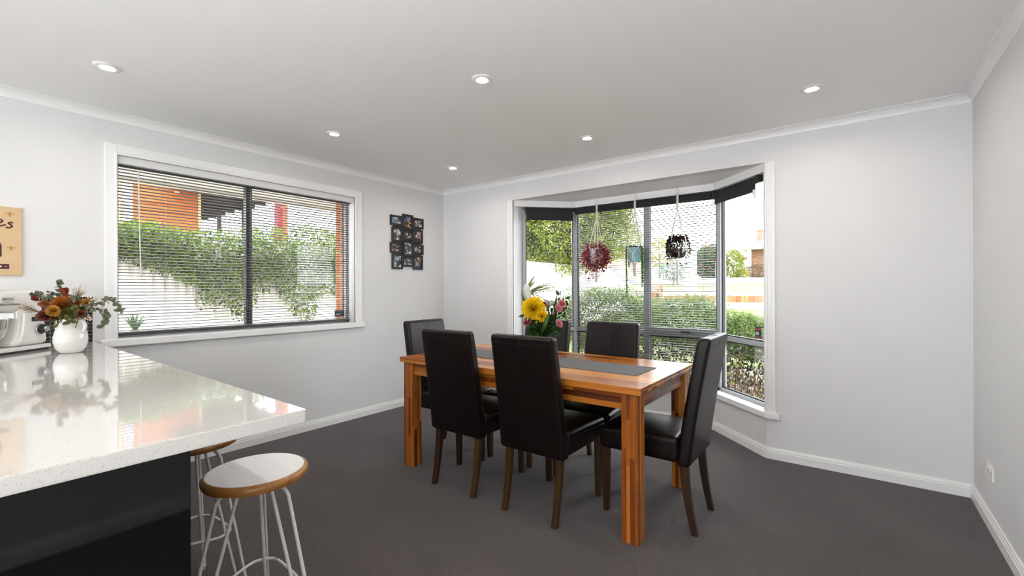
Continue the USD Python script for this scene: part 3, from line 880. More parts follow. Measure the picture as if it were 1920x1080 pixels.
def leaves(P, D, L, aspect=0.5, fold=0.25, rng=None, droop=0.0):
    """A folded four-triangle leaf at each P, growing along D, L long."""
    n = len(P)
    rng = rng or np.random.default_rng(0)
    D = unit(D)
    S = unit(np.cross(D, unit(rng.normal(size=(n, 3)))))
    N = np.cross(S, D)
    L = np.broadcast_to(L, (n,))[:, None]
    w = L * aspect / 2
    up = N * L * fold * 0.3
    tip = P + D * L - N * L * fold * 0.6 + np.array([0, 0, -droop]) * L
    m1, m2 = P + D * L * 0.30, P + D * L * 0.68 - N * L * fold * 0.15
    v = np.stack([P, m1 + S * w * 0.9 + up, m2 + S * w * 0.85 + up, tip, m2 - S * w * 0.85 + up, m1 - S * w * 0.9 + up], 1).reshape(-1, 3)
    k = np.arange(n)[:, None] * 6
    f = np.concatenate([k + [0, 5, 1], k + [1, 5, 4], k + [1, 4, 2], k + [2, 4, 3]], 0)
    return v, f


def cloud(n, c, rad, size, seed, aspect=0.5, shell=0.5, up=0.3, lump=0.35, freq=2.5, clip=None):
    rng = np.random.default_rng(seed)
    d = unit(rng.normal(size=(n, 3)))
    r = (shell + (1 - shell) * rng.random(n)) ** 0.8
    s = 1 - lump + 2 * lump * meshkit.fbm(d * freq + seed * 3.1, 3, seed)
    P = np.asarray(c) + d * (r * s)[:, None] * np.asarray(rad)
    if clip is not None:
        P = P[clip(P)]
    n = len(P)
    D = rng.normal(size=(n, 3)) + unit(P - np.asarray(c)) * 0.8 + [0, 0, up]
    return leaves(P, D, size * rng.uniform(0.6, 1.25, n), aspect, rng=rng)


def petal(base, A, length, width, open_ang, curl, n=5, m=4, ruffle=0.0, ph=0.0, cup=0.35):
    """Petal as a grid: A columns = (radial, tangential, axis); rises from base, opening by open_ang from the axis."""
    u = np.linspace(0, 1, n)[:, None]
    w = np.linspace(-1, 1, m)[None, :]
    ang = open_ang + curl * u
    du = 1.0 / (n - 1)
    rad = np.concatenate([[[0]], np.cumsum(np.sin(ang[:-1] + 0 * u[:-1]) * du, 0)]) * length
    axi = np.concatenate([[[0]], np.cumsum(np.cos(ang[:-1] + 0 * u[:-1]) * du, 0)]) * length
    wd = width * np.sin(np.clip(u, 0.02, 1) ** 0.75 * PI * 0.62 + 0.12)
    X = rad - cup * wd * (w**2) * 0.8 + ruffle * np.sin(w * 7 + ph) * u**2
    Y = wd * w
    Z = axi + ruffle * np.cos(w * 9 + ph) * u**2
    Pl = np.stack([X + 0 * Y, Y, Z + 0 * Y], -1)
    return Pl @ A.T + base


def rose(c, d, R, seed, layers=((3, 0.55, 0.05, 0.5), (4, 0.75, 0.25, 0.6), (5, 0.95, 0.55, 0.7), (6, 1.1, 0.95, 0.6))):
    rng = random.Random(seed)
    B = basis(d)
    m = M()
    R = R * 0.86
    for k, ln, op, cu in layers:
        o_ = rng.uniform(0, 6.28)
        for i in range(k):
            a = o_ + 2 * PI * i / k + rng.uniform(-0.2, 0.2)
            A = B @ np.array([[math.cos(a), -math.sin(a), 0], [math.sin(a), math.cos(a), 0], [0, 0, 1]])
            m.grid(petal(np.asarray(c) - unit(d) * R * 0.6 + A[:, 0] * R * 0.12 * ln, A, R * 1.25 * (0.75 + 0.25 * ln) * rng.uniform(0.9, 1.1), R * 0.62 * ln * rng.uniform(0.85, 1.15), op - 0.25 + rng.uniform(-0.1, 0.1), cu * rng.uniform(0.5, 1.3), 8, 7, R * 0.07, rng.uniform(0, 6)))
    return m


def mum(c, d, R, seed, n=150, wid=0.10):
    rng = random.Random(seed)
    B = basis(d)
    m = M()
    for k in range(n):
        t = (k + 0.5) / n
        a = k * 2.39996
        A = B @ np.array([[math.cos(a), -math.sin(a), 0], [math.sin(a), math.cos(a), 0], [0, 0, 1]])
        op = 0.15 + 1.75 * t + rng.uniform(-0.12, 0.12)
        ln = R * (0.55 + 0.5 * t) * rng.uniform(0.85, 1.12)
        m.grid(petal(np.asarray(c) - unit(d) * R * 0.35 + A[:, 0] * R * 0.10 * t, A, ln, R * wid * rng.uniform(0.8, 1.2), op, -0.45 + rng.uniform(-0.3, 0.3), 5, 3, 0, 0, 0.8))
    return m


def stem_pts(p, q, sag=0.15, k=8):
    p, q = np.asarray(p, float), np.asarray(q, float)
    t = np.linspace(0, 1, k)[:, None]
    mid = np.array([(p[0] * 0.6 + q[0] * 0.4), (p[1] * 0.6 + q[1] * 0.4), p[2] * 0.45 + q[2] * 0.55])
    return (1 - t) ** 2 * p + 2 * t * (1 - t) * mid + t * t * q


# ------------------------------------------------------------------ on the kitchen wall and the bench
TILEM = plain("black_mosaic_glaze", (0.012, 0.012, 0.013), 0.18)
GROUT = plain("pale_grout", (0.45, 0.44, 0.42), 0.9)
ts = thing("tile_splashback", "black mosaic tile splashback on the wall behind the mixer and vase", "splashback", (0, 0, 0))
obj("grout_bed", M().box((0.0003, -4.2, CT + 0.001), (0.006, -3.093, 1.207)), GROUT, ts)
m = M()
pt = 0.0238
for i in range(12):
    for j in range(46):
        y1, z0 = -3.094 - j * pt, CT + 0.0015 + i * pt
        m.cham((0.004, y1 - pt + 0.0012, z0 + 0.0006), (0.0085, y1 - 0.0012, z0 + pt - 0.0018), 0.0008)
tag(obj("tile", m, TILEM, ts), kind="stuff")

MAROON = plain("maroon_print", (0.075, 0.014, 0.018), 0.6)
GOLD = plain("ochre_print", (0.50, 0.22, 0.03), 0.6)
CREAMP = plain("cream_print", (0.70, 0.55, 0.38), 0.6)
sg = thing("wall_sign", "tan timber wall sign with dark script letters and small gold lilies", "sign", (0, 0, 0))
brd = obj("board", M().cham((0.001, -3.86, 1.334), (0.013, -3.397, 1.724), 0.002), SIGNWOOD, sg)


def flat_x(m, x=0.0131, t=0.0012):
    v, f = m.get()
    v = v.copy()
    v[:, 0] = x + (v[:, 0] - x) * t / max(1e-6, np.abs(v[:, 0] - x).max())
    return v, f


def lily(y, z, s):
    mm = M()
    mm.tube(smooth_path([(0.0131, y, z - s), (0.0131, y, z + s * 0.1), (0.0131, y, z + s)], 4), np.interp(np.linspace(0, 1, 9), [0, 0.55, 1], [s * 0.16, s * 0.3, s * 0.05]), 8)
    for q in (-1, 1):
        mm.tube(smooth_path([(0.0131, y, z - s * 0.3), (0.0131, y + q * s * 0.45, z + s * 0.3), (0.0131, y + q * s * 0.9, z + s * 0.15), (0.0131, y + q * s * 0.95, z - s * 0.2)], 5), s * 0.13, 8)
    mm.tube([(0.0131, y - s * 0.5, z - s * 0.3), (0.0131, y + s * 0.5, z - s * 0.3)], s * 0.13, 8)
    return flat_x(mm)


obj("lily_motif", lily(-3.446, 1.685, 0.016), GOLD, sg)
obj("lily_motif", lily(-3.442, 1.491, 0.014), GOLD, sg)
le = M()
le.tube(smooth_path([(0.0131, -3.512, 1.622), (0.0131, -3.490, 1.628), (0.0131, -3.474, 1.640), (0.0131, -3.482, 1.650), (0.0131, -3.496, 1.640), (0.0131, -3.497, 1.622), (0.0131, -3.484, 1.614), (0.0131, -3.468, 1.619), (0.0131, -3.462, 1.624)], 5), 0.0042, 8)
obj("letter_e", flat_x(le), MAROON, sg)
ls = M()
ls.tube(smooth_path([(0.0131, -3.433, 1.634), (0.0131, -3.444, 1.637), (0.0131, -3.451, 1.631), (0.0131, -3.442, 1.623), (0.0131, -3.438, 1.613), (0.0131, -3.450, 1.606), (0.0131, -3.462, 1.609)], 5), 0.0044, 8)
obj("letter_s", flat_x(ls), MAROON, sg)
bt = M()
v, f = lathe([(0, 1.44), (0.026, 1.44), (0.028, 1.45), (0.028, 1.50), (0.022, 1.52), (0.010, 1.54), (0.009, 1.575), (0, 1.575)], 20)
bt.add(v + np.array([0.0131, -3.505, 0]), f)
obj("bottle_motif", flat_x(bt), MAROON, sg)
obj("label_strip", M().box((0.0125, -3.70, 1.371), (0.0142, -3.449, 1.399)), MAROON, sg)
dd = M()
for y, r in ((-3.462, 0.0028), (-3.482, 0.0055), (-3.50, 0.0028)):
    v, f = lathe([(0, 0), (r, 0), (r, 0.0008), (0, 0.0008)], 12)
    dd.add(np.column_stack([v[:, 2] + 0.0141, v[:, 0] + y, v[:, 1] + 1.385]), f)
obj("dot_motif", dd, CREAMP, sg)

# stand mixer: local x forward (towards the bowl), local y to its left, built on the bench
mx = thing("stand_mixer", "white stand mixer with polished steel bowl and round silver dial", "mixer", (0.251 - 0.095 * 0.723, -3.314 - 0.095 * 0.691, CT), math.degrees(math.atan2(-0.723, 0.691)))
bm = M()
v, f = rbox((-0.005, -0.095, 0.012), (0.40, 0.095, 0.034), 0.006, 3, 3)
bm.add(v, f)
obj("base", bm, MIXWHITE, mx, True)
obj("foot_pad", M().box((0.005, -0.085, 0.0005), (0.39, 0.085, 0.012)), DARKPL, mx)


def col_def(v):
    v = v.copy()
    t = np.clip((v[:, 2] - 0.03) / 0.24, 0, 1)
    mid = 0.085
    v[:, 0] = np.where(v[:, 0] > mid, v[:, 0] + 0.05 * (1 - t) ** 3, v[:, 0] + 0.028 * t)
    v[:, 1] *= 1 - 0.12 * t
    return v


obj("column", rbox((0.0, -0.093, 0.034), (0.165, 0.093, 0.27), 0.03, 4, 5, col_def), MIXWHITE, mx, True)


def head_def(v):
    v = v.copy()
    t = np.clip((v[:, 0] - 0.02) / 0.36, 0, 1)
    v[:, 2] += np.where(v[:, 2] < 0.26, 0.012 * t, -0.022 * t**2)
    return v


obj("head", rbox((0.02, -0.082, 0.205), (0.40, 0.082, 0.333), 0.045, 5, 6, head_def), MIXWHITE, mx, True)
obj("trim_band", rbox((0.16, -0.0835, 0.252), (0.402, 0.0835, 0.2585), 0.003, 2, 4), CHROME, mx, True)
bd = M().cham((0.20, 0.078, 0.287), (0.26, 0.0842, 0.292), 0.0006).cham((0.20, 0.078, 0.279), (0.26, 0.0842, 0.284), 0.0006).cham((0.205, 0.078, 0.268), (0.255, 0.0842, 0.2725), 0.0006)
obj("badge", bd, CHROME, mx)
obj("display", M().cham((0.045, 0.085, 0.162), (0.105, 0.0935, 0.186), 0.002), plain("display_glass", (0.03, 0.035, 0.05), 0.1), mx)
Ry = np.array([[1, 0, 0], [0, 0, 1], [0, -1, 0.0]])
kb = obj("dial", M().lathe([(0, 0), (0.026, 0), (0.028, 0.004), (0.026, 0.009), (0.021, 0.011), (0.0205, 0.030), (0.018, 0.033), (0, 0.034)], 32).tf(Ry, (0.060, 0.090, 0.118)), DARKPL, mx, 40)
obj("dial_cap", M().lathe([(0, 0.032), (0.016, 0.032), (0.0165, 0.0345), (0.013, 0.036), (0, 0.0362)], 28).tf(Ry, (0.060, 0.090, 0.118)), CHROME, kb, 40)
obj("dial_ring", M().lathe([(0.0205, 0.0), (0.0295, 0.0), (0.0295, 0.005), (0.0275, 0.008), (0.0205, 0.009)], 32).tf(Ry, (0.060, 0.090, 0.118)), CHROME, kb, 40)
bx = 0.285
obj("bowl", M().lathe([(0, 0.050), (0.036, 0.050), (0.038, 0.044), (0.05, 0.038), (0.05, 0.046), (0.04, 0.055), (0.062, 0.066), (0.088, 0.095), (0.099, 0.135), (0.102, 0.178), (0.1055, 0.182), (0.1055, 0.185), (0.100, 0.185), (0.097, 0.14), (0.086, 0.10), (0.06, 0.072), (0, 0.066)], 48, (bx, 0, 0)), STEEL, mx, 40)
obj("beater_hub", M().lathe([(0, 0.15), (0.018, 0.155), (0.02, 0.19), (0.03, 0.2), (0.034, 0.222), (0, 0.222)], 24, (bx, 0, 0)), DARKPL, mx, 40)

# ceramic vase
VB = np.array([0.566, -3.282, CT])
vs = thing("two_handled_vase", "round white glazed jug vase with two loop handles on the benchtop", "vase", VB, 0)
VK = 0.745
prof = [(0, 0.0005), (0.050, 0.0005), (0.062, 0.006), (0.080, 0.026), (0.0915, 0.058), (0.091, 0.085), (0.082, 0.118), (0.066, 0.145), (0.057, 0.160), (0.0545, 0.170), (0.0575, 0.177), (0.0545, 0.180), (0.049, 0.170), (0.050, 0.155), (0.07, 0.125), (0.084, 0.09), (0.085, 0.06), (0.07, 0.02), (0, 0.010)]
obj("body", M().lathe([(r * VK, z) for r, z in prof], 56), CERAMIC, vs, 50)
hdir = _rt
for sg_ in (-1, 1):
    pp = [hdir * sg_ * a + np.array([0, 0, b]) for a, b in ((0.038, 0.165), (0.052, 0.173), (0.068, 0.166), (0.076, 0.145), (0.072, 0.122), (0.060, 0.112))]
    obj("handle", M().tube(smooth_path(pp, 6), 0.0078, 12), CERAMIC, vs, True)

# dried bouquet: every stem a thing of its own
STEMB = plain("dry_stem", (0.16, 0.12, 0.05), 0.8)


def petalmat(name, c1, c2, rough=0.65):
    return leafmat(name, c1, c2, rough, 0.25)


RUST = petalmat("rust_petal", (0.24, 0.045, 0.018), (0.36, 0.085, 0.03))
DEEPRED = petalmat("dried_red_petal", (0.22, 0.018, 0.018), (0.32, 0.04, 0.03))
MAROONP = petalmat("maroon_petal", (0.15, 0.038, 0.022), (0.30, 0.085, 0.045))
MUSTARD = petalmat("mustard_petal", (0.42, 0.19, 0.025), (0.60, 0.31, 0.06))
AMBER = petalmat("amber_petal", (0.40, 0.12, 0.012), (0.56, 0.21, 0.03))
TANP = petalmat("tan_petal", (0.34, 0.13, 0.05), (0.50, 0.24, 0.10))
EUCA = leafmat("dusty_eucalyptus_leaf", (0.15, 0.165, 0.10), (0.31, 0.32, 0.23), 0.6, 0.15)
OLIVE = leafmat("olive_leaf", (0.09, 0.11, 0.02), (0.20, 0.20, 0.05), 0.5, 0.2)
GYP = plain("cream_blossom", (0.72, 0.60, 0.46), 0.8)
VD = (VB - CAM) @ _fw
mouth = VB + np.array([0, 0, 0.165])


def dstem(name, label, cat, head, u, v, dd, R, mtl, seed, face=(0.55, 0, 0.4)):
    R = R * 0.90
    c = at(u, v, VD + dd)
    d = unit(unit(CAM - c) * face[0] + unit(c - mouth) * face[2])
    t = thing(name, label, cat, c, 0, "dried flowers in the two-handled vase")
    obj("flower_head", head(np.zeros(3), d, R, seed), mtl, t, True)
    b = mouth + np.array([random.uniform(-0.02, 0.02), random.uniform(-0.02, 0.02), -0.12])
    obj("stem", M().tube(stem_pts(b - c, -d * R * 0.55), 0.0022, 6), STEMB, t)
    return t


bud = ((3, 0.7, 0.12, 0.1), (4, 0.85, 0.2, 0.15), (4, 0.95, 0.32, 0.2))
budf = lambda c, d, R, s: rose(c, d, R, s, bud)
dstem("dried_rose", "rust red dried rosebud, topmost of the bouquet in the white vase", "flower", budf, 121.5, 547, 0.0, 0.038, RUST, 1, (0.2, 0, 0.6))
dstem("dried_rose", "crimson dried rosebud sticking out at the left of the bouquet", "flower", budf, 67.5, 560, 0.0, 0.032, DEEPRED, 2, (0.2, 0, 0.6))
dstem("dried_tulip", "pinkish tan dried tulip left of the amber chrysanthemum", "flower", budf, 84, 571, -0.02, 0.042, TANP, 3, (0.35, 0, 0.6))
dstem("dried_chrysanthemum", "large amber dried chrysanthemum in the centre of the bouquet", "flower", lambda c, d, R, s: mum(c, d, R, s, 330, 0.06), 117, 570, -0.03, 0.060, AMBER, 4, (0.8, 0, 0.6))
dstem("dried_rose", "open mustard yellow dried rose in front of the maroon one", "flower", rose, 99, 583, -0.09, 0.032, MUSTARD, 5, (0.7, 0, 0.3))
dstem("dried_rose", "dark maroon dried rose low at the left of the vase mouth", "flower", rose, 84, 591, -0.06, 0.040, MAROONP, 6, (0.6, 0, 0.4))
dstem("dried_rose", "golden dried rose at the right of the bouquet", "flower", rose, 164, 568, 0.0, 0.029, MUSTARD, 7, (0.5, 0, 0.5))
dstem("dried_rose", "small golden dried rose between the chrysanthemum and the right golden rose", "flower", rose, 148, 567, 0.02, 0.026, MUSTARD, 8, (0.6, 0, 0.4))
dstem("dried_tulip", "tan veined dried tulip low at the right above the vase rim", "flower", budf, 151, 588, -0.06, 0.050, TANP, 9, (0.5, 0, 0.4))
dstem("dried_rose", "amber dried rose half hidden behind the large chrysanthemum", "flower", rose, 119, 556, 0.05, 0.034, AMBER, 10, (0.4, 0, 0.5))


def sprig(label, pix, seed, size=0.024, mtl=EUCA, per=2, name="eucalyptus_sprig", cat="foliage", dd=0.0, last=0):
    rng = np.random.default_rng(seed)
    pts = smooth_path(np.array([mouth - [0, 0, 0.05]] + [at(u, v, VD + d + dd) for u, v, d in pix]), 8)
    c = pts[len(pts) // 2]
    t = thing(name, label, cat, c, 0, "greenery in the two-handled vase")
    obj("stem", M().tube(pts - c, np.linspace(0.0018, 0.0007, len(pts)), 5), STEMB, t)
    k = np.arange(len(pts) - last if last else 10, len(pts))
    P = np.repeat(pts[k], per, 0)
    D = rng.normal(size=P.shape)
    lv = leaves(P - c + rng.normal(size=P.shape) * 0.003, D, size * rng.uniform(0.7, 1.25, len(P)), 0.85, 0.15, rng)
    tag(obj("leaf", lv, mtl, t), kind="stuff")


sprig("grey-green eucalyptus sprig standing up at the top of the bouquet", [(118, 575, 0), (113, 552, 0), (111, 535, 0), (112, 526, 0)], 1, 0.02)
sprig("grey-green eucalyptus sprig arching to the left above the crimson bud", [(100, 575, 0), (80, 556, 0), (68, 550, 0), (62, 553, 0)], 2, 0.02)
sprig("long grey-green eucalyptus sprig reaching right in front of the window trim", [(150, 575, -0.02), (178, 572, -0.03), (200, 562, -0.03), (214, 564, -0.03), (222, 577, -0.03), (226, 584, -0.03)], 3, 0.021)
sprig("grey-green eucalyptus sprig trailing down at the right of the vase", [(160, 582, -0.03), (190, 580, -0.03), (199, 592, -0.03), (196, 603, -0.03), (190, 615, -0.03)], 4, 0.02)
sprig("grey-green eucalyptus sprig in the heart of the bouquet beside the chrysanthemum", [(125, 580, -0.01), (136, 563, -0.01), (141, 555, 0.0)], 5, 0.022)
sprig("grey-green eucalyptus sprig between crimson and amber flowers", [(110, 582, 0), (98, 562, 0), (94, 548, 0)], 6, 0.02)
sprig("broad olive green leaves hanging over the front of the vase rim", [(122, 592, -0.06), (129, 596, -0.075), (131, 600, -0.082)], 7, 0.036, OLIVE, 1, "olive_leaf_sprig", last=3)
sprig("olive green leaves hanging at the left of the vase rim", [(115, 590, -0.06), (110, 602, -0.08), (107, 611, -0.09)], 8, 0.028, OLIVE, 1, "olive_leaf_sprig", last=3)
sprig("olive green leaves in the shadowed middle of the bouquet", [(120, 597, -0.02), (125, 588, -0.04), (135, 584, -0.04)], 9, 0.034, OLIVE, 2, "olive_leaf_sprig")
sprig("olive green leaves low at the left of the bouquet under the maroon rose", [(120, 598, 0.0), (106, 592, -0.01), (96, 590, -0.02)], 10, 0.032, OLIVE, 2, "olive_leaf_sprig")
sprig("olive green leaves low at the right of the bouquet under the golden rose", [(132, 598, 0.0), (146, 585, 0.0), (156, 578, 0.0)], 11, 0.032, OLIVE, 2, "olive_leaf_sprig")


def gyps(label, u, v, dd, rad, seed, n=34):
    rng = np.random.default_rng(seed)
    c = at(u, v, VD + dd)
    t = thing("dried_blossom_spray", label, "flower", c, 0, "cream blossom sprays in the two-handled vase")
    m, b = M(), M()
    root = mouth - c
    hub = root * 0.35
    m.tube(stem_pts(root, hub), 0.0012, 4)
    sph = trimesh.creation.icosphere(1, 1.0)
    for k in range(n):
        q = rng.normal(size=3) * rad * [0.45, 0.45, 0.42]
        m.tube([hub, hub * 0.4 + q * 0.6, q], 0.0005, 3)
        b.add(sph.vertices * rng.uniform(0.0022, 0.004) + q, sph.faces)
    obj("stem", m, STEMB, t)
    tag(obj("blossom", b, GYP, t, True), kind="stuff")


gyps("cream dried blossom spray at the far left, over the mixer bowl", 44, 576, 0.0, 0.030, 1, 40)
gyps("cream dried blossom spray at the upper right above the golden rose", 147, 545, 0.03, 0.030, 2, 44)
gyps("cream dried blossom spray at the right edge beyond the golden rose", 176, 560, 0.0, 0.022, 3, 26)
gyps("cream dried blossom spray low at the right, above the right handle", 167, 596, -0.02, 0.020, 4, 20)

# ------------------------------------------------------------------ collage photo frame on the left wall
def printmat(name, ramp, sc, seed):
    return mat(name, {"t": ("geometry", {}), "o": ("object_info", {}), "mu": ("math", {"math_type": "multiply", "value2": 71.0}), "cx": ("combine_xyz", {}), "va": ("vector_math", {"math_type": "add"}),
                      "n": ("noise_texture", {"scale": sc, "detail": 3}), "sv": ("vector_math", {"math_type": "scale", "scale": 0.035}), "vb": ("vector_math", {"math_type": "add"}),
                      "v": ("voronoi_texture", {"scale": sc * 1.3, "feature": "f1"}), "sp": ("separate_color", {}), "r": ("rgb_ramp", {"ramp": ramp}), "p": ("principled_bsdf", {"roughness": 0.15})},
               [("o.random", "mu.value1"), ("mu.value", "cx.y"), ("t.position", "va.vector1"), ("cx.vector", "va.vector2"), ("va.vector", "n.vector"), ("n.color", "sv.vector1"), ("va.vector", "vb.vector1"), ("sv.vector", "vb.vector2"),
                ("vb.vector", "v.vector"), ("v.color", "sp.color"), ("sp.r", "r.fac"), ("r.color", "p.base_color")])


PRINTS = [printmat("photo_print_blue", [(0.1, (0.03, 0.03, 0.035)), (0.3, (0.10, 0.08, 0.06)), (0.48, (0.09, 0.30, 0.48)), (0.62, (0.50, 0.52, 0.55)), (0.75, (0.30, 0.16, 0.10)), (0.9, (0.75, 0.72, 0.70))], 30, 0),
          printmat("photo_print_warm", [(0.1, (0.015, 0.015, 0.015)), (0.35, (0.20, 0.10, 0.05)), (0.5, (0.60, 0.36, 0.16)), (0.65, (0.04, 0.035, 0.04)), (0.78, (0.08, 0.18, 0.42)), (0.92, (0.62, 0.45, 0.25))], 28, 1),
          printmat("photo_print_grey", [(0.1, (0.02, 0.02, 0.02)), (0.35, (0.10, 0.09, 0.085)), (0.5, (0.32, 0.29, 0.26)), (0.65, (0.04, 0.04, 0.04)), (0.78, (0.45, 0.06, 0.08)), (0.92, (0.62, 0.60, 0.58))], 32, 2)]
cells = [(-0.783, -0.624, 1.920, 2.028, 0), (-0.623, -0.478, 1.891, 2.055, 1), (-0.477, -0.325, 1.917, 2.032, 2), (-0.763, -0.624, 1.750, 1.904, 0), (-0.619, -0.478, 1.776, 1.880, 2), (-0.478, -0.339, 1.755, 1.905, 2),
         (-0.784, -0.625, 1.630, 1.742, 2), (-0.618, -0.479, 1.604, 1.768, 0), (-0.478, -0.326, 1.630, 1.743, 2), (-0.762, -0.620, 1.462, 1.622, 0), (-0.624, -0.479, 1.490, 1.598, 0), (-0.481, -0.339, 1.464, 1.620, 1)]
BLACKWD = plain("black_frame_wood", (0.012, 0.011, 0.011), 0.35)
pf = thing("collage_photo_frame", "black multi-photo collage frame hung on the wall right of the wide window", "photo frame", (0, 0, 0))
obj("backing", M().box((0.0005, -0.745, 1.50), (0.006, -0.36, 2.01)), BLACKWD, pf)
for k, (y0, y1, z0, z1, kind) in enumerate(cells):
    e = 0.021
    x1 = 0.020 if (k % 2) else 0.017
    m = M()
    for lo, hi in (((y0, z0), (y1, z0 + e)), ((y0, z1 - e), (y1, z1)), ((y0, z0 + e), (y0 + e, z1 - e)), ((y1 - e, z0 + e), (y1, z1 - e))):
        m.cham((0.002, lo[0], lo[1]), (x1, hi[0], hi[1]), 0.002)
    fp = obj("frame", m, BLACKWD, pf)
    obj("photo_print", M().box((0.004, y0 + e - 0.002, z0 + e - 0.002), (0.0085, y1 - e + 0.002, z1 - e + 0.002)), PRINTS[kind], fp)

# power point on the right wall
pw = thing("power_outlet", "white double power outlet low on the right wall", "power outlet", (W, -0.448, 0.297), 0)
obj("plate", M().mesh(trimesh.Trimesh(*rbox((-0.011, -0.058, -0.036), (-0.0005, 0.058, 0.036), 0.003, 2, 1), process=False)), WHITE_PL, pw, True)
for y in (-0.028, 0.028):
    obj("switch", M().cham((-0.015, y - 0.006, 0.012), (-0.010, y + 0.006, 0.026), 0.001), WHITE_PL, pw)
    sk = M()
    for a, b in ((-0.006, -0.002), (0.006, -0.002), (0.0, -0.016)):
        sk.box((-0.0115, y + a - 0.001, b - 0.004), (-0.0108, y + a + 0.001, b + 0.004))
    obj("socket", sk, DARKPL, pw)

# ------------------------------------------------------------------ flowers on the dining table
TVX, TVY = 2.178, -1.262
tv = thing("glass_vase", "clear glass cylinder vase of flowers on the table runner, behind a chair back", "vase", (TVX, TVY, TZ + 0.0027))
obj("body", M().lathe([(0, 0.0), (0.046, 0.0), (0.050, 0.004), (0.052, 0.15), (0.0535, 0.158), (0.0505, 0.158), (0.0475, 0.15), (0.046, 0.010), (0, 0.010)], 40), CLEAR, tv, 40)
obj("water", M().lathe([(0, 0.011), (0.0455, 0.011), (0.0468, 0.10), (0, 0.10)], 40), pane_glass("vase_water", (0.86, 0.93, 0.88)), tv, 40)
TD = (np.array([TVX, TVY, TZ]) - CAM) @ _fw
tmouth = np.array([TVX, TVY, TZ + 0.14])
GREENST = plain("green_stem", (0.05, 0.12, 0.02), 0.5)
YEL = petalmat("yellow_petal", (0.86, 0.60, 0.004), (0.95, 0.78, 0.015))
PINK = petalmat("pink_petal", (0.72, 0.28, 0.30), (0.80, 0.42, 0.42))
HOTPINK = petalmat("rose_pink_petal", (0.42, 0.06, 0.10), (0.60, 0.14, 0.18))
WHITEP = petalmat("white_lily_petal", (0.74, 0.73, 0.68), (0.80, 0.79, 0.76))
DGREEN = leafmat("bouquet_leaf", (0.015, 0.055, 0.008), (0.07, 0.16, 0.02), 0.4, 0.25)
LGREEN = leafmat("lily_leaf", (0.05, 0.14, 0.015), (0.14, 0.25, 0.03), 0.4, 0.3)


def tstem(name, label, head, u, v, dd, R, mtl, seed, face=0.6, leafy=5):
    c = at(u, v, TD + dd)
    d = unit(unit(CAM - c) * face + unit(c - tmouth) * (1 - face) * 1.2)
    t = thing(name, label, "flower", c, 0, "fresh flowers in the table vase")
    obj("flower_head", head(np.zeros(3), d, R, seed), mtl, t, True)
    rng = np.random.default_rng(seed)
    b = np.array([TVX, TVY, TZ + 0.03]) + [*rng.uniform(-0.025, 0.025, 2), 0]
    pts = np.vstack([stem_pts(b - c, tmouth - c + [*rng.uniform(-0.02, 0.02, 2), 0], k=4)[:-1], stem_pts(tmouth - c, -d * R * 0.6, k=8)])
    obj("stem", M().tube(pts, 0.0026, 6), GREENST, t)
    k = rng.integers(5, len(pts) - 1, leafy)
    tag(obj("leaf", leaves(pts[k], rng.normal(size=(leafy, 3)) + [0, 0, 0.4], 0.07 * rng.uniform(0.6, 1.2, leafy), 0.35, 0.2, rng), DGREEN, t), kind="stuff")


carn = lambda c, d, R, s: rose(c, d, R, s, ((5, 0.8, 0.15, 0.6), (6, 0.95, 0.45, 0.8), (7, 1.0, 0.8, 0.9), (8, 1.0, 1.15, 0.6)))


def lily_head(c, d, R, seed):
    B = basis(d)
    m = M()
    for i in range(6):
        a = 2 * PI * i / 6
        A = B @ np.array([[math.cos(a), -math.sin(a), 0], [math.sin(a), math.cos(a), 0], [0, 0, 1]])
        m.grid(petal(np.asarray(c) - unit(d) * R * 0.8, A, R * 1.8, R * 0.42, 0.22 + 0.06 * (i % 2), 1.15, 9, 5, 0.0, 0, 0.5))
    return m


def lily_bud(c, d, R, seed):
    B = basis(d)
    u, g = np.linspace(0, 1, 14), np.arange(24) * 2 * PI / 24
    r = R * np.interp(u, [0, 0.2, 0.5, 0.75, 0.93, 1], [0.10, 0.24, 0.36, 0.40, 0.20, 0.02])
    rr = r[:, None] * (1 + 0.10 * np.cos(3 * g)[None])
    P = np.stack([rr * np.cos(g), rr * np.sin(g), np.broadcast_to(((u - 0.5) * 2.1 * R)[:, None], rr.shape)], -1)
    return M().grid(P @ B.T + c, True)


tstem("chrysanthemum", "big bright yellow chrysanthemum in the glass vase", lambda c, d, R, s: mum(c, d, R, s, 460, 0.06), 1000, 576, -0.05, 0.076, YEL, 1, 0.75)
tstem("chrysanthemum", "smaller yellow chrysanthemum tucked below the big one", lambda c, d, R, s: mum(c, d, R, s, 200, 0.075), 1016, 590, -0.08, 0.042, YEL, 2, 0.6)
tstem("chrysanthemum", "half-open yellow chrysanthemum bud at the left edge of the vase flowers", lambda c, d, R, s: rose(c, d, R, s, bud), 992, 594, -0.06, 0.019, YEL, 3, 0.4)
tstem("chrysanthemum", "tight yellow chrysanthemum bud low among the vase leaves", lambda c, d, R, s: rose(c, d, R, s, bud), 1005.5, 605, -0.08, 0.017, YEL, 4, 0.4)
tstem("carnation", "pale pink carnation, uppermost at the right of the vase flowers", carn, 1054, 569, 0.0, 0.030, PINK, 5)
tstem("carnation", "pink carnation just below and left of the uppermost one", carn, 1047.5, 578, -0.02, 0.026, PINK, 6)
tstem("carnation", "pink carnation lowest at the right, beside the chair back", carn, 1048.5, 606.5, -0.06, 0.028, PINK, 7, 0.5)
tstem("carnation", "small coral pink carnation bud in the middle of the vase flowers", lambda c, d, R, s: rose(c, d, R, s, bud), 1036, 588, -0.06, 0.018, PINK, 8, 0.4)
tstem("carnation", "rose pink drooping flower at the lower left of the vase", carn, 987, 604, -0.04, 0.024, HOTPINK, 9, 0.4)
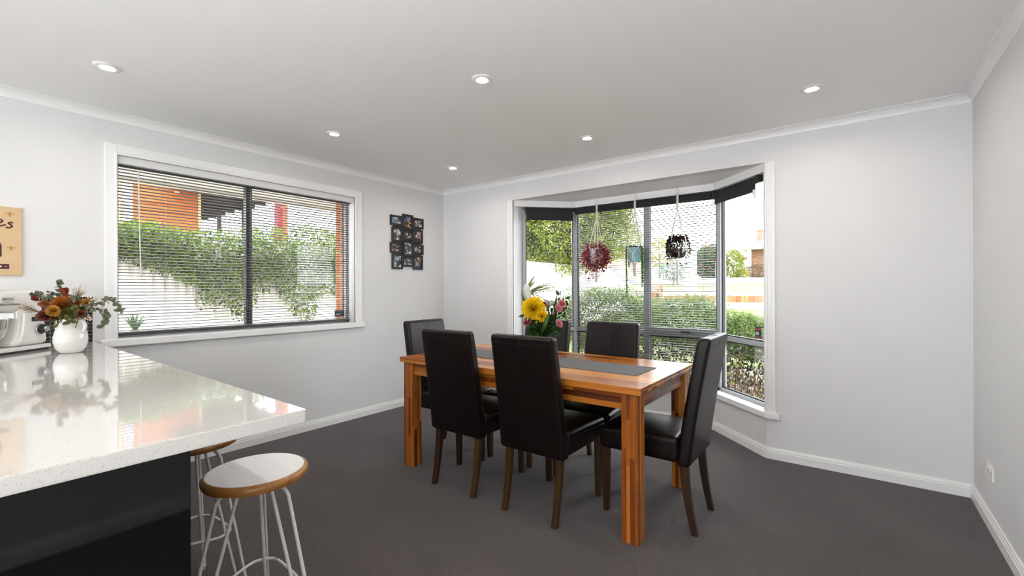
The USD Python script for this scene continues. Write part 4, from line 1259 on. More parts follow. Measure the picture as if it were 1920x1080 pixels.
tstem("carnation", "rose pink flower just right of the big yellow chrysanthemum", carn, 1018, 570, 0.02, 0.026, HOTPINK, 10, 0.4)
tstem("lily", "long white lily bud leaning left above the big yellow chrysanthemum", lily_bud, 990, 549, 0.03, 0.062, WHITEP, 11, 0.1, 3)
tstem("lily", "open white trumpet lily in the middle of the vase flowers", lily_head, 1029, 570, 0.04, 0.055, WHITEP, 12, 0.12, 3)


def leaf_blade(name, label, pix, wid, mtl, dep, root, seed=0, group=None, n=14):
    pts = smooth_path(np.array([root] + [at(u, v, dep + d) for u, v, d in pix]), 5)
    c = pts[0]
    t = np.linspace(0, 1, len(pts))
    tang = unit(np.gradient(pts, axis=0))
    side = unit(np.cross(tang, unit(CAM - pts)))
    w = wid * np.sin(PI * np.clip(t * 0.93 + 0.07, 0, 1)) ** 0.8
    nrm = np.cross(side, tang)
    P = np.stack([pts - c + side * w[:, None] * s + nrm * (w * abs(s) * 0.35)[:, None] for s in (-1, -0.5, 0, 0.5, 1)], 1)
    o = obj(name, M().grid(P), mtl, None, True)
    UsdGeom.Xformable(o).AddTranslateOp().Set(Gf.Vec3d(*map(float, c)))
    return tag(o, label, "leaf", group)


leaf_blade("lily_leaf", "upright dark green strap leaf between the lily and pink carnations", [(1036, 605, 0), (1041, 575, 0), (1044, 552, 0)], 0.011, DGREEN, TD, tmouth)
leaf_blade("lily_leaf", "light green strap leaf beside the white lily bud at the upper left", [(996, 590, 0.03), (984, 565, 0.03), (977, 549, 0.03)], 0.013, LGREEN, TD, tmouth)
leaf_blade("lily_leaf", "pale green strap leaf curving down the front of the vase flowers", [(1020, 612, -0.09), (1026, 596, -0.09), (1031, 586, -0.08)], 0.012, LGREEN, TD, tmouth)
leaf_blade("lily_leaf", "straight green strap leaf in front of the white trumpet lily", [(1028, 605, -0.06), (1028.5, 580, -0.05), (1029, 562, -0.04)], 0.007, DGREEN, TD, tmouth)
rng = np.random.default_rng(5)
fg = thing("greenery_bunch", "dense dark green leaves filling the glass vase under the flowers", "foliage", (TVX, TVY, TZ + 0.2), 0)
c0 = np.array([TVX, TVY, TZ + 0.20])
Pn, Dn = [], []
st = M()
for u, v, d in [(985, 592, 0), (978 + 12, 606, -0.03), (1000, 612, -0.08), (1010, 602, -0.05), (1022, 606, -0.07), (1034, 600, -0.03), (1046, 592, 0), (1058, 585, 0.02), (1060, 560, 0.02), (1053, 616, -0.06), (1044, 622, -0.07), (1008, 622, -0.07), (1018, 590, 0.05), (1000, 598, 0.05), (1064, 574, 0.02), (1050, 556, 0.03), (1040, 610, 0.03)]:
    tipp = at(u, v, TD + d)
    pts = stem_pts(tmouth - [0, 0, 0.02], tipp, k=9)
    st.tube(pts - c0, np.linspace(0.002, 0.0008, 9), 5)
    for k in range(2, 9):
        for _ in range(2):
            Pn.append(pts[k] - c0 + rng.normal(size=3) * 0.004)
            Dn.append(unit(pts[min(k + 1, 8)] - pts[max(k - 1, 0)]) * 0.7 + rng.normal(size=3) * 0.7)
obj("stem", st, GREENST, fg, True)
tag(obj("leaf", leaves(np.array(Pn), np.array(Dn), 0.042 * rng.uniform(0.6, 1.2, len(Pn)), 0.5, 0.2, rng), DGREEN, fg), kind="stuff")

# ------------------------------------------------------------------ hanging planters in the bay
HY = 0.40
MAGENTA = leafmat("magenta_leaf", (0.26, 0.015, 0.085), (0.66, 0.10, 0.36), 0.5, 0.35)
BRICKLEAF = leafmat("russet_leaf", (0.24, 0.05, 0.015), (0.42, 0.11, 0.05), 0.5, 0.3)
SUCC = leafmat("succulent_bead", (0.05, 0.16, 0.035), (0.16, 0.32, 0.10), 0.45, 0.1)
DARKLEAF = leafmat("dark_plum_leaf", (0.03, 0.010, 0.008), (0.10, 0.035, 0.025), 0.5, 0.25)


def hanger(label, ring_uv, pot_c, pot_r, z_rim, z_base, z_tail, splay, ncord=4, ph=0.3):
    """Macrame hanger: hook in the bay ceiling, ring, braided neck, cords down to a knot under the pot and a tassel."""
    rp = aty(*ring_uv, HY)
    c = np.array([rp[0], HY, SOF])
    t = thing("macrame_hanger", label, "plant hanger", c, 0, "macrame plant hangers in the bay window")
    rz = rp[2] - SOF
    obj("hook", M().tube(smooth_path([(0, 0, 0), (0, 0, rz + 0.030), (0.006, 0, rz + 0.024), (0.007, 0, rz + 0.016), (0, 0, rz + 0.012)], 4), 0.0016, 6), CHROME, t, True)
    a = np.linspace(0, 2 * PI, 25)
    obj("ring", M().tube(np.column_stack([0.017 * np.cos(a), 0 * a, rz + 0.017 * np.sin(a)]), 0.0016, 6), CHROME, t, True)
    pc = np.array([pot_c - rp[0], 0, 0])
    zr, zb, zt = z_rim - SOF, z_base - SOF, z_tail - SOF
    neck = rz - 0.017 - 0.14
    zz = np.linspace(rz - 0.012, neck, 30)
    nk = M()
    for k in range(3):
        nk.tube(np.column_stack([0.006 * np.sin(zz * 170 + k * 2.1), 0.006 * np.cos(zz * 170 + k * 2.1), zz]), 0.0052, 6)
    obj("braided_neck", nk, ROPE, t, True)
    for k in range(ncord):
        g = ph + 2 * PI * k / ncord
        g2 = g + PI / ncord
        rimp = pc + [math.cos(g) * (pot_r + 0.004), math.sin(g) * (pot_r + 0.004), zr]
        midp = pc + [math.cos(g2) * (pot_r + 0.005), math.sin(g2) * (pot_r + 0.005), (zr + zb) / 2]
        mid0 = pc + [math.cos(g - PI / ncord) * (pot_r + 0.005), math.sin(g - PI / ncord) * (pot_r + 0.005), (zr + zb) / 2]
        cc = M()
        up = np.array([[0, 0, neck + 0.01], [math.cos(g) * 0.01, math.sin(g) * 0.01, neck - 0.03], rimp + [0, 0, 0.03], rimp])
        cc.tube(smooth_path(up, 5), 0.0046, 6)
        lowp = pc + [0, 0, zb - 0.022]
        for q in (midp, mid0):
            gq = math.atan2(q[1], q[0] - pc[0])
            edge = pc + [math.cos(gq) * (pot_r * 0.92 + 0.003), math.sin(gq) * (pot_r * 0.92 + 0.003), zb + 0.006]
            cc.tube(smooth_path([rimp, (rimp + q) / 2 * [1, 1, 1], q, edge, lowp], 4), 0.0030, 5)
        obj("cord", cc, ROPE, t, True)
    ts_ = M()
    ts_.tube(pc + np.array([(0, 0, zb - 0.012), (0, 0, zb - 0.03), (0, 0, zb - 0.04)]), [0.010, 0.012, 0.010], 10)
    rr = np.random.default_rng(3)
    for k in range(16):
        g = 2 * PI * k / 16
        r0 = 0.0085 * (0.5 + 0.5 * (k % 2))
        ts_.tube(pc + np.array([(math.cos(g) * r0 * 0.8, math.sin(g) * r0 * 0.8, zb - 0.035), (math.cos(g) * r0, math.sin(g) * r0, zt + 0.03), (math.cos(g) * r0 * 1.25, math.sin(g) * r0 * 1.25, zt + rr.uniform(0, 0.01))]), 0.0030, 5)
    obj("tassel", ts_, ROPE, t, True)
    return t, c + pc


# 1: magenta plant
p1x = aty(1117.5, 480, HY)[0]
hanger("cream macrame hanger holding the magenta-leaved plant, leftmost of three", (1118.7, 378.2), p1x, 0.062, 1.655, 1.505, 1.31, 0, 4, 0.75)
t = thing("plant_pot", "pale grey pot nearly hidden inside the magenta trailing plant", "plant pot", (p1x, HY, 1.505))
obj("pot", M().lathe([(0, 0.0), (0.047, 0), (0.050, 0.004), (0.060, 0.142), (0.0605, 0.15), (0.056, 0.15), (0.046, 0.012), (0, 0.012)], 36), GREYPOT, t, 40)
obj("soil", M().lathe([(0, 0.012), (0.0465, 0.013), (0.054, 0.135), (0, 0.138)], 24), SOIL, t, 40)
rng = np.random.default_rng(21)
tp = thing("trailing_plant", "bushy magenta and russet trailing plant hanging at the left of the bay", "plant", (p1x, HY, 1.65))
for nm, mt, cnt, sd in (("magenta_leaf", MAGENTA, 900, 1), ("russet_leaf", BRICKLEAF, 700, 2)):
    r2 = np.random.default_rng(sd)
    d = unit(r2.normal(size=(cnt, 3)) * [1, 0.75, 1])
    rr = r2.uniform(0.55, 1.0, cnt) * (0.8 + 0.45 * meshkit.noise(d * 3 + sd, 2))
    P = d * rr[:, None] * [0.152, 0.10, 0.135] + [0, 0, -0.075]
    k = r2.random(cnt) < 0.16
    P[k, 2] -= r2.uniform(0.02, 0.11, k.sum())
    P = P[~((np.hypot(P[:, 0], P[:, 1]) < 0.066) & (P[:, 2] < 0.02) & (P[:, 2] > -0.15))]
    P = P[~((abs(P[:, 0] + 0.004) < 0.012) & (P[:, 1] < 0) & (P[:, 2] < -0.02) & (P[:, 2] > -0.10))]
    tag(obj(nm, leaves(P, d[: len(P)] + r2.normal(size=P.shape) * 0.7, 0.024 * r2.uniform(0.6, 1.3, len(P)), 0.6, 0.2, r2), mt, tp), kind="stuff")
vm = M()
for k in range(26):
    g = rng.uniform(0, 6.28)
    e = np.array([math.cos(g) * 0.12, math.sin(g) * 0.08, rng.uniform(-0.16, 0.05)])
    vm.tube(smooth_path([(math.cos(g) * 0.03, math.sin(g) * 0.03, -0.01), (math.cos(g) * 0.07, math.sin(g) * 0.06, 0.025), e], 4), 0.0011, 4)
obj("stem", vm, BRICKLEAF, tp)

# 2: blue pot with trailing succulent
p2x = aty(1190.0, 477, HY)[0]
z2r, z2b = aty(1190, 464, HY)[2], aty(1190, 491.5, HY)[2]
hanger("cream macrame hanger holding the blue pot, middle of three", (1190.3, 369), p2x, 0.061, z2r, z2b, aty(1190, 519, HY)[2], 0, 4, 0.9)
t = thing("plant_pot", "round teal blue pot hanging in the middle of the bay", "plant pot", (p2x, HY, z2b))
hh = z2r - z2b
obj("pot", M().lathe([(0, 0), (0.053, 0), (0.057, 0.006), (0.060, hh - 0.004), (0.0600, hh), (0.0555, hh), (0.052, 0.014), (0, 0.014)], 40), BLUEPOT, t, 40)
obj("soil", M().lathe([(0, 0.014), (0.0522, 0.015), (0.0545, hh - 0.012), (0, hh - 0.008)], 24), SOIL, t, 40)
sc = thing("trailing_succulent", "green beaded succulent trailing over both sides of the teal pot", "plant", (p2x, HY, z2r))
bead = trimesh.creation.icosphere(1, 1.0)
rng = np.random.default_rng(8)
fr_ = _rt                                # the trails hang beside the pot
for q, (u0, ztip, w) in enumerate([(1175.5, aty(1176, 557, HY)[2], 0.015), (1205.5, aty(1206, 530, HY)[2], 0.019), (1198.5, aty(1198, 537, HY)[2], 0.014), (1182.5, aty(1183, 512, HY)[2], 0.013), (1203, aty(1203, 505, HY)[2], 0.016), (1178.5, aty(1178, 500, HY)[2], 0.014)]):
    x = (aty(u0, 480, HY)[0] - p2x)
    yy = {0: -0.012, 1: -0.012, 2: 0.068, 3: 0.068, 4: 0.02, 5: 0.03}[q]
    if abs(x) < 0.066 and abs(yy) < 0.06:
        x = math.copysign(0.073, x)
    m = M()
    path = smooth_path([(x * 0.4, yy * 0.4, -0.005), (x * 0.85, yy * 0.85, 0.014), (x, yy, -0.015), (x, yy, (ztip - z2r) * 0.5), (x + 0.004, yy, ztip - z2r)], 10)
    L = np.r_[0, np.cumsum(np.linalg.norm(np.diff(path, axis=0), axis=1))]
    for s in np.arange(0, L[-1], 0.0055):
        c = np.array([np.interp(s, L, path[:, i]) for i in range(3)])
        for k in range(3):
            g = rng.uniform(0, 6.28)
            dd_ = np.array([math.cos(g), math.sin(g), -0.6])
            A = basis(dd_)
            m.add((bead.vertices * [0.0032, 0.0032, w * 0.42]) @ A.T + c + unit(dd_) * w * 0.4, bead.faces)
    m.tube(path, 0.0018, 4)
    tag(obj("trail", m, SUCC, sc, True))
m = M()
for k in range(150):
    g, r = rng.uniform(0, 6.28), 0.06 * math.sqrt(rng.random())
    dd_ = np.array([math.cos(g) * r * 12, math.sin(g) * r * 12, 0.8])
    A = basis(dd_)
    m.add((bead.vertices * [0.0045, 0.0045, 0.010]) @ A.T + [math.cos(g) * r, math.sin(g) * r, 0.006], bead.faces)
tag(obj("crown", m, SUCC, sc, True), kind="stuff")

# 3: glass jar with dark trailing plant
p3x = aty(1270.5, 470, HY)[0]
z3r, z3b = aty(1270, 450, HY)[2], aty(1270, 486, HY)[2]
hanger("cream macrame hanger holding the glass jar, rightmost of three", (1270, 358.8), p3x, 0.080, z3r - 0.03, z3b, aty(1267, 533, HY)[2], 0, 4, 1.2)
t = thing("glass_jar_planter", "clear round glass jar of dark soil hanging at the right of the bay", "planter", (p3x, HY, z3b))
hh = z3r - z3b
obj("jar", M().lathe([(0, 0), (0.045, 0), (0.062, 0.012), (0.077, 0.05), (0.078, 0.09), (0.066, 0.13), (0.050, 0.150), (0.050, hh), (0.046, hh), (0.046, 0.152), (0.062, 0.128), (0.0735, 0.09), (0.0725, 0.052), (0.058, 0.016), (0, 0.006)], 40), CLEAR, t, 40)
obj("soil", M().lathe([(0, 0.0065), (0.056, 0.017), (0.0715, 0.052), (0.0722, 0.085), (0.06, 0.094), (0, 0.098)], 32), SOIL, t, 40)
dk = thing("trailing_plant", "dark plum small-leaved trailing plant spilling from the hanging glass jar", "plant", (p3x, HY, z3r))
r2 = np.random.default_rng(33)
P, D, vm = [], [], M()
for k in range(40):
    g = r2.uniform(0, 6.28)
    ln = r2.uniform(0.06, 0.20) if k > 6 else r2.uniform(0.22, 0.36)
    rad = r2.uniform(0.085, 0.105)
    up_ = r2.uniform(0.0, 0.035)
    ys = 0.95
    path = smooth_path([(math.cos(g) * 0.02, math.sin(g) * 0.02, -0.02), (math.cos(g) * 0.035, math.sin(g) * 0.035, 0.006), (math.cos(g) * 0.065, math.sin(g) * 0.06, up_), (math.cos(g) * rad, math.sin(g) * rad * ys, -0.03), (math.cos(g) * (rad + 0.005), math.sin(g) * rad * ys, -ln)], 6)
    vm.tube(path, 0.0009, 4)
    for q in range(4, len(path), 1 if ln < 0.2 else 2):
        for _ in range(2):
            P.append(path[q] + r2.normal(size=3) * 0.003)
            D.append(r2.normal(size=3))
obj("stem", vm, DARKLEAF, dk)
P, D = np.array(P), np.array(D)
tag(obj("leaf", leaves(P, D, 0.019 * r2.uniform(0.6, 1.3, len(P)), 0.75, 0.15, r2), DARKLEAF, dk), kind="stuff")

# stickers on the glass
STK = plain("sticker_black", (0.02, 0.02, 0.025), 0.3)
STKR = plain("sticker_red", (0.35, 0.02, 0.03), 0.3)
STKW = plain("sticker_grey", (0.5, 0.5, 0.52), 0.3)
gq = np.array([BC1 + 0.0414, BY + 0.1])


def sticker(label, origin, d, w, h, off):
    d = np.array(d) / np.linalg.norm(d)
    A = np.array([[d[0], -d[1], 0], [d[1], d[0], 0], [0, 0, 1.0]])
    t = thing("warning_sticker", label, "sticker", (*origin, 0), math.degrees(math.atan2(d[1], d[0])))
    z = off
    obj("backing", M().box((0, -0.0036, z), (w, -0.0025, z + h)), STK, t)
    obj("red_band", M().box((w * 0.06, -0.0042, z + h * 0.72), (w * 0.94, -0.0035, z + h * 0.9)), STKR, t)
    obj("grey_patch", M().box((w * 0.12, -0.0042, z + h * 0.30), (w * 0.6, -0.0035, z + h * 0.55)), STKW, t)
    obj("red_band", M().box((w * 0.06, -0.0042, z + h * 0.06), (w * 0.94, -0.0035, z + h * 0.16)), STKR, t)


sticker("small black and red sticker low on the right bay window glass", gq + np.array([1, -1]) / math.sqrt(2) * 0.455, (1, -1), 0.07, 0.095, 0.850)
sticker("small black and red sticker at the lower right of the left wall window", (-0.122, LY1 - 0.135), (0, 1), 0.10, 0.062, 0.985)


# ------------------------------------------------------------------ the garden and street outside
def tz(y):
    return np.interp(y, [-20, 0, 2, 4, 9.5, 12.9, 14, 18.4, 23, 29.5, 36, 60, 120], [-0.3, -0.3, -0.22, -0.05, 0.42, 0.62, 0.76, 0.98, 1.12, 1.60, 2.10, 2.6, 3.2])


def strip(name, x0, x1, y0, y1, m, dz=0.0, label=None, ny=24, nx=2):
    ys, xs = np.linspace(y0, y1, ny), np.linspace(x0, x1, nx)
    P = np.array([[(x, y, float(tz(y)) + dz) for x in xs] for y in ys])
    P2 = P.copy()
    P2[..., 2] -= 0.25
    m_ = M().grid(P[:, ::-1])
    m_.grid(P2)
    m_.grid(np.stack([P[:, 0], P2[:, 0]], 1)), m_.grid(np.stack([P2[:, -1], P[:, -1]], 1))
    m_.grid(np.stack([P[0], P2[0]], 1)), m_.grid(np.stack([P2[-1], P[-1]], 1))
    return struct(name, m_, m, label)


GRASS = noisy("lawn_grass", (0.065, 0.10, 0.014), (0.15, 0.165, 0.045), 1.5, 0.9, 5, bump=0.6, bscale=40, dist=0.03)
VERGE = noisy("pale_verge_grass", (0.085, 0.12, 0.028), (0.15, 0.17, 0.055), 0.8, 0.9, 5)
GRAVEL = noisy("white_gravel", (0.20, 0.18, 0.16), (0.46, 0.43, 0.41), 14, 0.9, 4, bump=0.5, dist=0.02)
CONC = noisy("pale_concrete", (0.62, 0.60, 0.58), (0.72, 0.70, 0.68), 3, 0.9)
EARTH = noisy("garden_earth", (0.07, 0.045, 0.03), (0.15, 0.11, 0.085), 6, 0.95, 4, bump=0.6, dist=0.03)
WHITEW = plain("white_render", (0.85, 0.85, 0.84), 0.7)
strip("ground_bed", -2.3, 14, 0.16, 4.2, EARTH, 0, "bare garden bed under the bay window")
strip("ground_side", -2.3, -0.26, -9, 0.16, CONC, 0, "pale concrete path between the house and the white fence")  # made pale to bounce daylight through the left window onto the ceiling
strip("ground_neighbour", -30, -2.3, -9, 12, VERGE, 0, "neighbour's grass behind the white fence")
strip("ground_lawn", -2.3, 22, 4.2, 12.2, GRASS, 0, "patchy green front lawn")
strip("ground_gravel", -2.3, 24, 12.2, 13.8, GRAVEL, 0, "white gravel band along the brick edging")
strip("ground_kerb", -30, 40, 13.8, 17.2, VERGE, 0, "grass strip beyond the brick edging")
strip("ground_footpath", -40, 50, 17.2, 19.6, CONC, 0, "pale concrete footpath and street")
strip("ground_verge", -60, 70, 19.6, 29.4, VERGE, 0, "pale grass verge across the street")
strip("ground_far", -90, 110, 29.4, 70, VERGE, 0, "far ground around the houses across the street", 12)

# white corrugated fence along the left boundary
FENCEW = plain("cream_fence_sheet", (0.83, 0.82, 0.78), 0.45)
fe = thing("boundary_fence", "long white corrugated metal fence along the left boundary of the garden", "fence", (0, 0, 0))


def sheet(y0, y1, ztop):
    n = int(round((y1 - y0) / 0.095))
    pr = []
    for k in range(n):
        a = y0 + (y1 - y0) * k / n
        w = (y1 - y0) / n
        pr += [(a, 0), (a + w * 0.40, 0), (a + w * 0.52, 0.016), (a + w * 0.86, 0.016)]
    pr.append((y1, 0))
    pr = np.array(pr)
    zb = tz(pr[:, 0]) + 0.02
    fr = np.stack([np.column_stack([-2.2 + pr[:, 1], pr[:, 0], zb]), np.column_stack([-2.2 + pr[:, 1], pr[:, 0], np.full(len(pr), ztop)])], 0)
    bk = fr.copy()
    bk[..., 0] -= 0.003
    return M().grid(fr).grid(bk[::-1]).grid(np.stack([fr[1], bk[1]]))


for y0 in np.arange(-7.0, 10.4, 0.8):
    obj("fence_sheet", sheet(y0, y0 + 0.797, 1.86), FENCEW, fe)
for y0 in np.arange(-7.0, 10.5, 2.4):
    obj("fence_post", M().cham((-2.245, y0 - 0.03, float(tz(y0)) - 0.2), (-2.205, y0 + 0.03, 1.88)), FENCEW, fe)
obj("top_rail", M().cham((-2.225, -7.0, 1.855), (-2.175, 10.4, 1.885)), FENCEW, fe)

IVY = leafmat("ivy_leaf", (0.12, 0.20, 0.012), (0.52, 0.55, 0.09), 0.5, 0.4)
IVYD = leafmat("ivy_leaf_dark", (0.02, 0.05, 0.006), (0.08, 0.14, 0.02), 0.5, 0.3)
rng = np.random.default_rng(77)
n = 26000
y = rng.uniform(-2.9, 1.9, n)
topz = 1.86 + 0.22 * meshkit.fbm(np.column_stack([y * 2.2, 0 * y, 0 * y]), 3, 2) + 0.10 * np.clip(y + 1.8, 0, 2)
drop = 0.15 + np.interp(y, [-2.9, -2.5, -2.1, -1.75, -1.35, -1.0, -0.55, -0.2, 0.3, 1.9], [0.02, 0.10, 0.22, 0.52, 0.66, 0.40, 0.74, 0.45, 0.38, 0.30]) * (0.55 + 0.9 * meshkit.fbm(np.column_stack([y * 7, 0 * y, 0 * y + 4]), 3, 5))
tt = rng.random(n) ** 0.8
z = topz - tt * (drop + topz - 1.80)
x = -2.19 + 0.03 + rng.random(n) * (0.16 + 0.18 * np.exp(-((z - 1.85) / 0.18) ** 2)) - 0.3 * (z > 1.90) * rng.random(n)
keep = rng.random(n) < np.clip(1.25 - 0.9 * tt**2, 0, 1)
P = np.column_stack([x, y, z])[keep]
iv = thing("ivy_hedge", "leafy green ivy spilling over the top of the white fence outside the left window", "ivy", (0, 0, 0))
h = rng.random(len(P)) < 0.80
tag(obj("ivy_leaf", leaves(P[h], rng.normal(size=(h.sum(), 3)) + [0.5, 0, -0.5], 0.040 * rng.uniform(0.5, 1.4, h.sum()), 0.55, 0.25, rng), IVY, iv), kind="stuff")
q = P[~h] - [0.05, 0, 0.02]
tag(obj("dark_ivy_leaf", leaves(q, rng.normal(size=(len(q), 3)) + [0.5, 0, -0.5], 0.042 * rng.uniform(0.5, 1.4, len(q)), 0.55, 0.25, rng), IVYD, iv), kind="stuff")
vm = M()
for k in range(60):
    yy = rng.uniform(-2.4, 1.5)
    vm.tube(smooth_path([(-2.16, yy, 1.9), (-2.10, yy + rng.uniform(-0.1, 0.1), 1.7), (-2.12, yy + rng.uniform(-0.2, 0.2), rng.uniform(1.66, 1.78))], 4), 0.003, 4)
obj("vine", vm, plain("vine_stem", (0.10, 0.07, 0.03), 0.9), iv)

# small spiky plant at the foot of the fence
def blade_plant(name, label, cat, c, n, L, wid, mtl, seed, spread=1.0, droop=0.3, up=0.7, stem=None):
    rng = np.random.default_rng(seed)
    t = thing(name, label, cat, c, 0)
    for k in range(n):
        g = rng.uniform(0, 6.28)
        e = up * rng.uniform(0.5, 1.4)
        d = unit([math.cos(g) * spread, math.sin(g) * spread, e])
        ln = L * rng.uniform(0.7, 1.15)
        s = np.linspace(0, 1, 8)
        pts = d * (s * ln)[:, None] + np.array([0, 0, -1.0]) * (s**2 * ln * droop * rng.uniform(0.4, 1.5))[:, None]
        tg = unit(np.gradient(pts, axis=0))
        sd = unit(np.cross(tg, [0, 0, 1.0]))
        nm = np.cross(sd, tg)
        w = wid * np.interp(s, [0, 0.15, 0.6, 1], [0.5, 1, 0.7, 0.02])
        obj("leaf", M().grid(np.stack([pts - sd * w[:, None] / 2 + nm * w[:, None] * 0.2, pts, pts + sd * w[:, None] / 2 + nm * w[:, None] * 0.2], 1)), mtl, t, True)
    if stem:
        obj("trunk", M().tube([(0, 0, 0.02), (0.01, 0.0, -stem / 2), (0, 0, -stem)], [0.03, 0.035, 0.05], 10), plain("palm_trunk", (0.16, 0.12, 0.08), 0.9), t, True)
    return t


AGAVE = leafmat("agave_leaf", (0.05, 0.13, 0.04), (0.10, 0.20, 0.06), 0.5, 0.2)
CORDY = leafmat("cordyline_leaf", (0.07, 0.10, 0.02), (0.24, 0.26, 0.09), 0.5, 0.25)
pz = at(253, 612, 4.4)
blade_plant("spiky_plant", "small green spiky plant standing low outside the left window", "plant", pz - [0, 0, 0.05], 16, 0.2, 0.03, AGAVE, 4, 0.7, 0.1, 1.1, float(pz[2] - 0.05 - tz(pz[1])))
pc_ = at(984, 556, 5.7)
blade_plant("cordyline_palm", "spiky cordyline with long sword leaves outside the left angled bay window", "palm", pc_, 46, 0.62, 0.045, CORDY, 6, 1.0, 0.35, 0.55, float(pc_[2] - tz(pc_[1])))
pf_ = at(1062, 690, 5.7)
blade_plant("strap_leaf_plant", "pale strappy plant low outside the left angled bay window", "plant", pf_, 34, 0.5, 0.04, leafmat("strap_leaf", (0.16, 0.22, 0.07), (0.42, 0.46, 0.20), 0.5, 0.3), 9, 1.0, 0.5, 0.7, float(pf_[2] - tz(pf_[1])))

# orange neighbour's house with a dark verandah, beyond the fence
ORANGE = noisy("orange_cladding", (0.36, 0.07, 0.002), (0.43, 0.098, 0.003), 5, 0.6, stretch=(1, 1, 8))
MAROONC = plain("maroon_cladding", (0.30, 0.03, 0.05), 0.6)
DARKR = plain("dark_purple_timber", (0.030, 0.018, 0.020), 0.8)
REDP = plain("red_post_paint", (0.28, 0.018, 0.03), 0.6)
ORP = plain("orange_red_post_paint", (0.42, 0.065, 0.02), 0.6)
PALEY = plain("pale_yellow_trim", (0.78, 0.55, 0.22), 0.6)
nh = thing("orange_house", "bright orange weatherboard house with dark purple verandah beyond the white fence", "house", (0, 0, 0))
HX = -5.0
ya, yb = -1.72, -0.845
obj("wall", M().box((HX - 2.2, ya, -0.3), (HX - 0.02, yb, 3.9)), ORANGE, nh)
for k in range(26):
    z0 = 0.9 + k * 0.115
    kk = M().add([(HX - 0.02, ya, z0), (HX - 0.02, yb, z0), (HX + 0.006, yb, z0), (HX + 0.006, ya, z0), (HX - 0.02, ya, z0 + 0.113), (HX - 0.02, yb, z0 + 0.113), (HX - 0.012, yb, z0 + 0.113), (HX - 0.012, ya, z0 + 0.113)],
                 [(0, 3, 2, 1), (4, 5, 6, 7), (0, 1, 5, 4), (1, 2, 6, 5), (2, 3, 7, 6), (3, 0, 4, 7)])
    obj("weatherboard", kk, ORANGE if z0 > 1.93 or z0 < 1.5 else (MAROONC if k % 2 == 0 else ORANGE), nh)
obj("corner_trim", M().box((HX - 0.06, yb, -0.3), (HX + 0.02, yb + 0.035, 3.9)), PALEY, nh)
obj("corner_trim", M().box((HX - 0.06, ya - 0.10, -0.3), (HX + 0.02, ya, 3.9)), plain("grey_violet_trim", (0.30, 0.28, 0.36), 0.6), nh)
obj("corner_trim", M().box((HX - 0.06, ya - 0.20, -0.3), (HX + 0.0, ya - 0.15, 3.9)), PALEY, nh)
vr = obj("verandah_roof", M().box((-10.5, yb - 0.4, 2.93), (-4.05, 0.36, 3.02)), DARKR, nh)
for k in range(14):
    obj("rafter", M().box((-10.3 + k * 0.46, yb - 0.4, 2.86), (-10.22 + k * 0.46, 0.34, 2.93)), DARKR, vr)
for u, v, w, mt in ((411, 430, 0.07, DARKR), (460, 420, 0.10, plain("violet_post", (0.10, 0.055, 0.075), 0.7))):
    p = aty(u, v, 0.30)
    obj("verandah_post", M().cham((p[0] - w / 2, 0.30 - w / 2, -0.3), (p[0] + w / 2, 0.30 + w / 2, 2.95)), mt, nh)
pa, pb = at(524, 400, 6.5), at(533, 400, 6.5)
rp_ = thing("red_post", "tall red and orange painted post standing beyond the ivy", "post", (pa[0], pa[1], -0.3), 0)
obj("post", M().cham((-0.05, -0.05, 0), (0.05, 0.05, 4.4)), REDP, rp_)
obj("facing", M().cham((-0.04 + pb[0] - pa[0], -0.035 + pb[1] - pa[1], 0), (0.035 + pb[0] - pa[0], 0.035 + pb[1] - pa[1], 4.4)), ORP, rp_)
fl = thing("red_shed", "low terracotta red shed seen at the left edge of the wide window", "shed", (-6.6, -3.25, -0.3), 0)
obj("wall", M().box((-0.6, -1.3, 0), (0.6, 0.95, 2.45)), plain("terracotta_wall", (0.50, 0.13, 0.07), 0.7), fl)
obj("roof", M().add([(-0.7, -1.4, 2.45), (0.7, -1.4, 2.45), (0.7, 1.0, 2.45), (-0.7, 1.0, 2.45), (0, -1.4, 2.6), (0, 1.0, 2.6)], [(0, 3, 2, 1), (0, 1, 4, 4), (3, 5, 2, 2), (1, 2, 5, 4), (3, 0, 4, 5)]), plain("shed_roof", (0.35, 0.12, 0.08), 0.7), fl)

# trees and shrubs
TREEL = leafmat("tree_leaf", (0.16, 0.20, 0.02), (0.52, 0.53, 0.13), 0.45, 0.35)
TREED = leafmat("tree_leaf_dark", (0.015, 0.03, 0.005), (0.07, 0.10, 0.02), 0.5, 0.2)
SHRUB = leafmat("shrub_leaf", (0.10, 0.17, 0.02), (0.40, 0.46, 0.11), 0.5, 0.35)
TWIGLEAF = leafmat("sparse_yellow_leaf", (0.16, 0.15, 0.02), (0.45, 0.42, 0.09), 0.5, 0.3)
TWIG = plain("brown_twig", (0.085, 0.05, 0.025), 0.9)
BARK = noisy("tree_bark", (0.10, 0.07, 0.05), (0.2, 0.16, 0.12), 12, 0.95)


